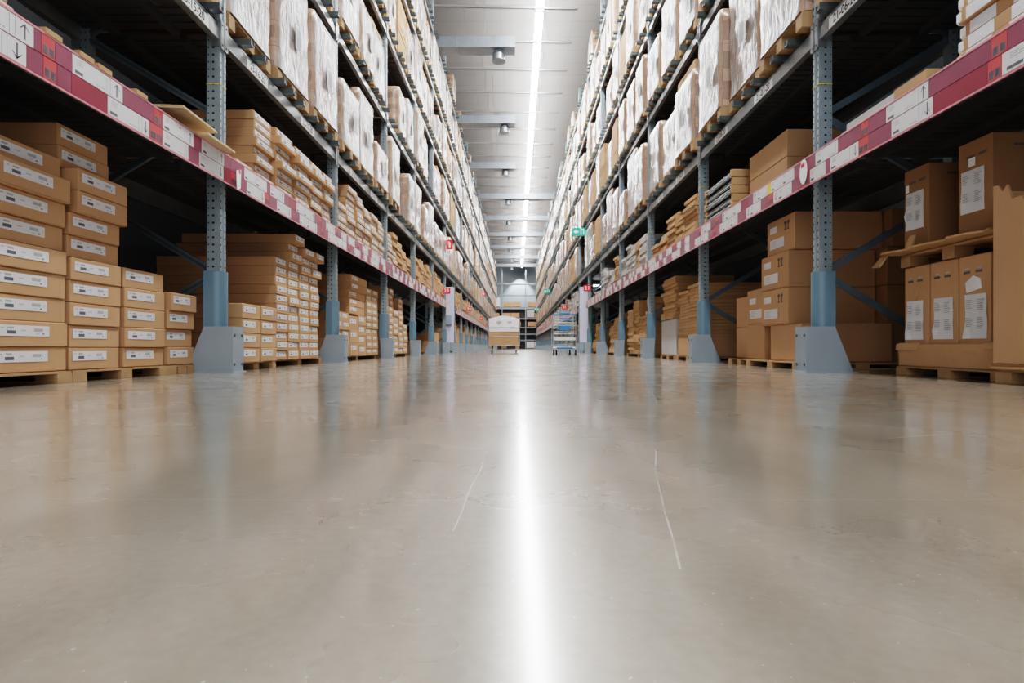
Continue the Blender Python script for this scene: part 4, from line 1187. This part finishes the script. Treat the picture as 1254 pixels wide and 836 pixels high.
# ------------------------------------------------------------------ end of hall: cross rack with loads
YR = 66.0
LV2 = [.9, 1.6, 2.35, 3.35, 4.6, 6.0, 7.3]
root = ob('storage_rack', None, (0, YR, 0)); tag(root, 'dark storage rack across the far end of the aisle', 'rack')
mb = MB()
for x in (-4.2, -1.6, 1.1, 3.9):
    mb.box(x-.05, x+.05, 0, .1, 0, 9.0, 'upright'); mb.box(x-.05, x+.05, 1.0, 1.1, 0, 9.0, 'upright')
ob('uprights', mb.mesh('uprights'), parent=root)
for z in LV2:
    mb = MB(); mb.box(-4.2, 3.9, -.02, .03, z, z+.14, 'beam'); mb.box(-4.2, 3.9, .03, 1.08, z+.08, z+.12, 'deck'); ob('beam', mb.mesh('beam'), parent=root)
mb = MB(); mb.box(-4.2, 3.9, 1.12, 1.14, 0, 4.6, 'deck'); ob('back_panel', mb.mesh('back_panel'), parent=root)
def far_box_mesh(w, h, mt):
    mb = MB(); mb.box(-w/2, w/2, 0.0, .8, .12, h, mt, bev=.01); mb.box(-w/2, w/2, 0, .8, .09, .115, 'wood')
    for x in (-w/2, -.06, w/2-.12): mb.box(x, x+.12, 0, .8, 0, .09, 'wood')
    return mb.mesh('far_load')
FB = [far_box_mesh(.9, .8, 'film'), far_box_mesh(.8, 1.1, 'film'), far_box_mesh(.95, .6, 'card'), far_box_mesh(.85, .95, 'card_grey')]
FBh = [.8, 1.1, .6, .95]
zl = [0.0]+[z+.141 for z in LV2]; tops = LV2+[9.5]
for li, z in enumerate(zl):
    i = 0; x = -1.45
    for x in (-2.3, -1.0, .0, 1.75, 2.7):
        x += .05 if li % 2 else -.1
        ch = [q for q in range(4) if FBh[q] < tops[li]-z-.05]
        if not ch: continue
        v = R.choice(ch); i += 1
        if (li == 0 and x < 0) or li > 5: continue
        tag(ob('far_load', FB[v], (x, YR+.05, z)), 'small %s load on the far cross rack, %s level up, %s from left' % (['white', 'tall white', 'brown', 'pale'][v], o_(li+1), o_(i)), 'pallet load', 'loads on the far cross rack')
# spot glow on the end wall
li_ = bpy.data.lights.new('wall_spot', 'SPOT'); li_.energy = 1500; li_.spot_size = 1.3; li_.spot_blend = .6; li_.color = (.9, .97, 1)
lo = bpy.data.objects.new('wall_spot', li_); COL.objects.link(lo); lo.location = (.5, 73.6, 10.3); lo.rotation_euler = (math.radians(12), 0, 0)

# ------------------------------------------------------------------ world, camera
w = bpy.data.worlds.new('World'); sc.world = w; w.use_nodes = True
nt = w.node_tree; bg = nt.nodes['Background']; bg.inputs[0].default_value = (0.92, 0.95, 1.0, 1); bg.inputs[1].default_value = 0.9
cam = bpy.data.cameras.new('camera'); co = bpy.data.objects.new('camera', cam); COL.objects.link(co)
co.location = (0, 0, CAMZ); co.rotation_euler = (PI/2, 0, 0)
cam.sensor_width = 36; cam.lens = 710/1254*36; cam.shift_x = -5/1254; cam.shift_y = 7/1254
cam.clip_start = 0.02; cam.clip_end = 300
sc.camera = co
sc.cycles.use_denoising = True
sc.cycles.max_bounces = 7; sc.cycles.diffuse_bounces = 4; sc.cycles.glossy_bounces = 4; sc.cycles.sample_clamp_indirect = 6
sc.view_settings.view_transform = 'Filmic'
sc.view_settings.look = 'High Contrast'
sc.view_settings.exposure = 0.6
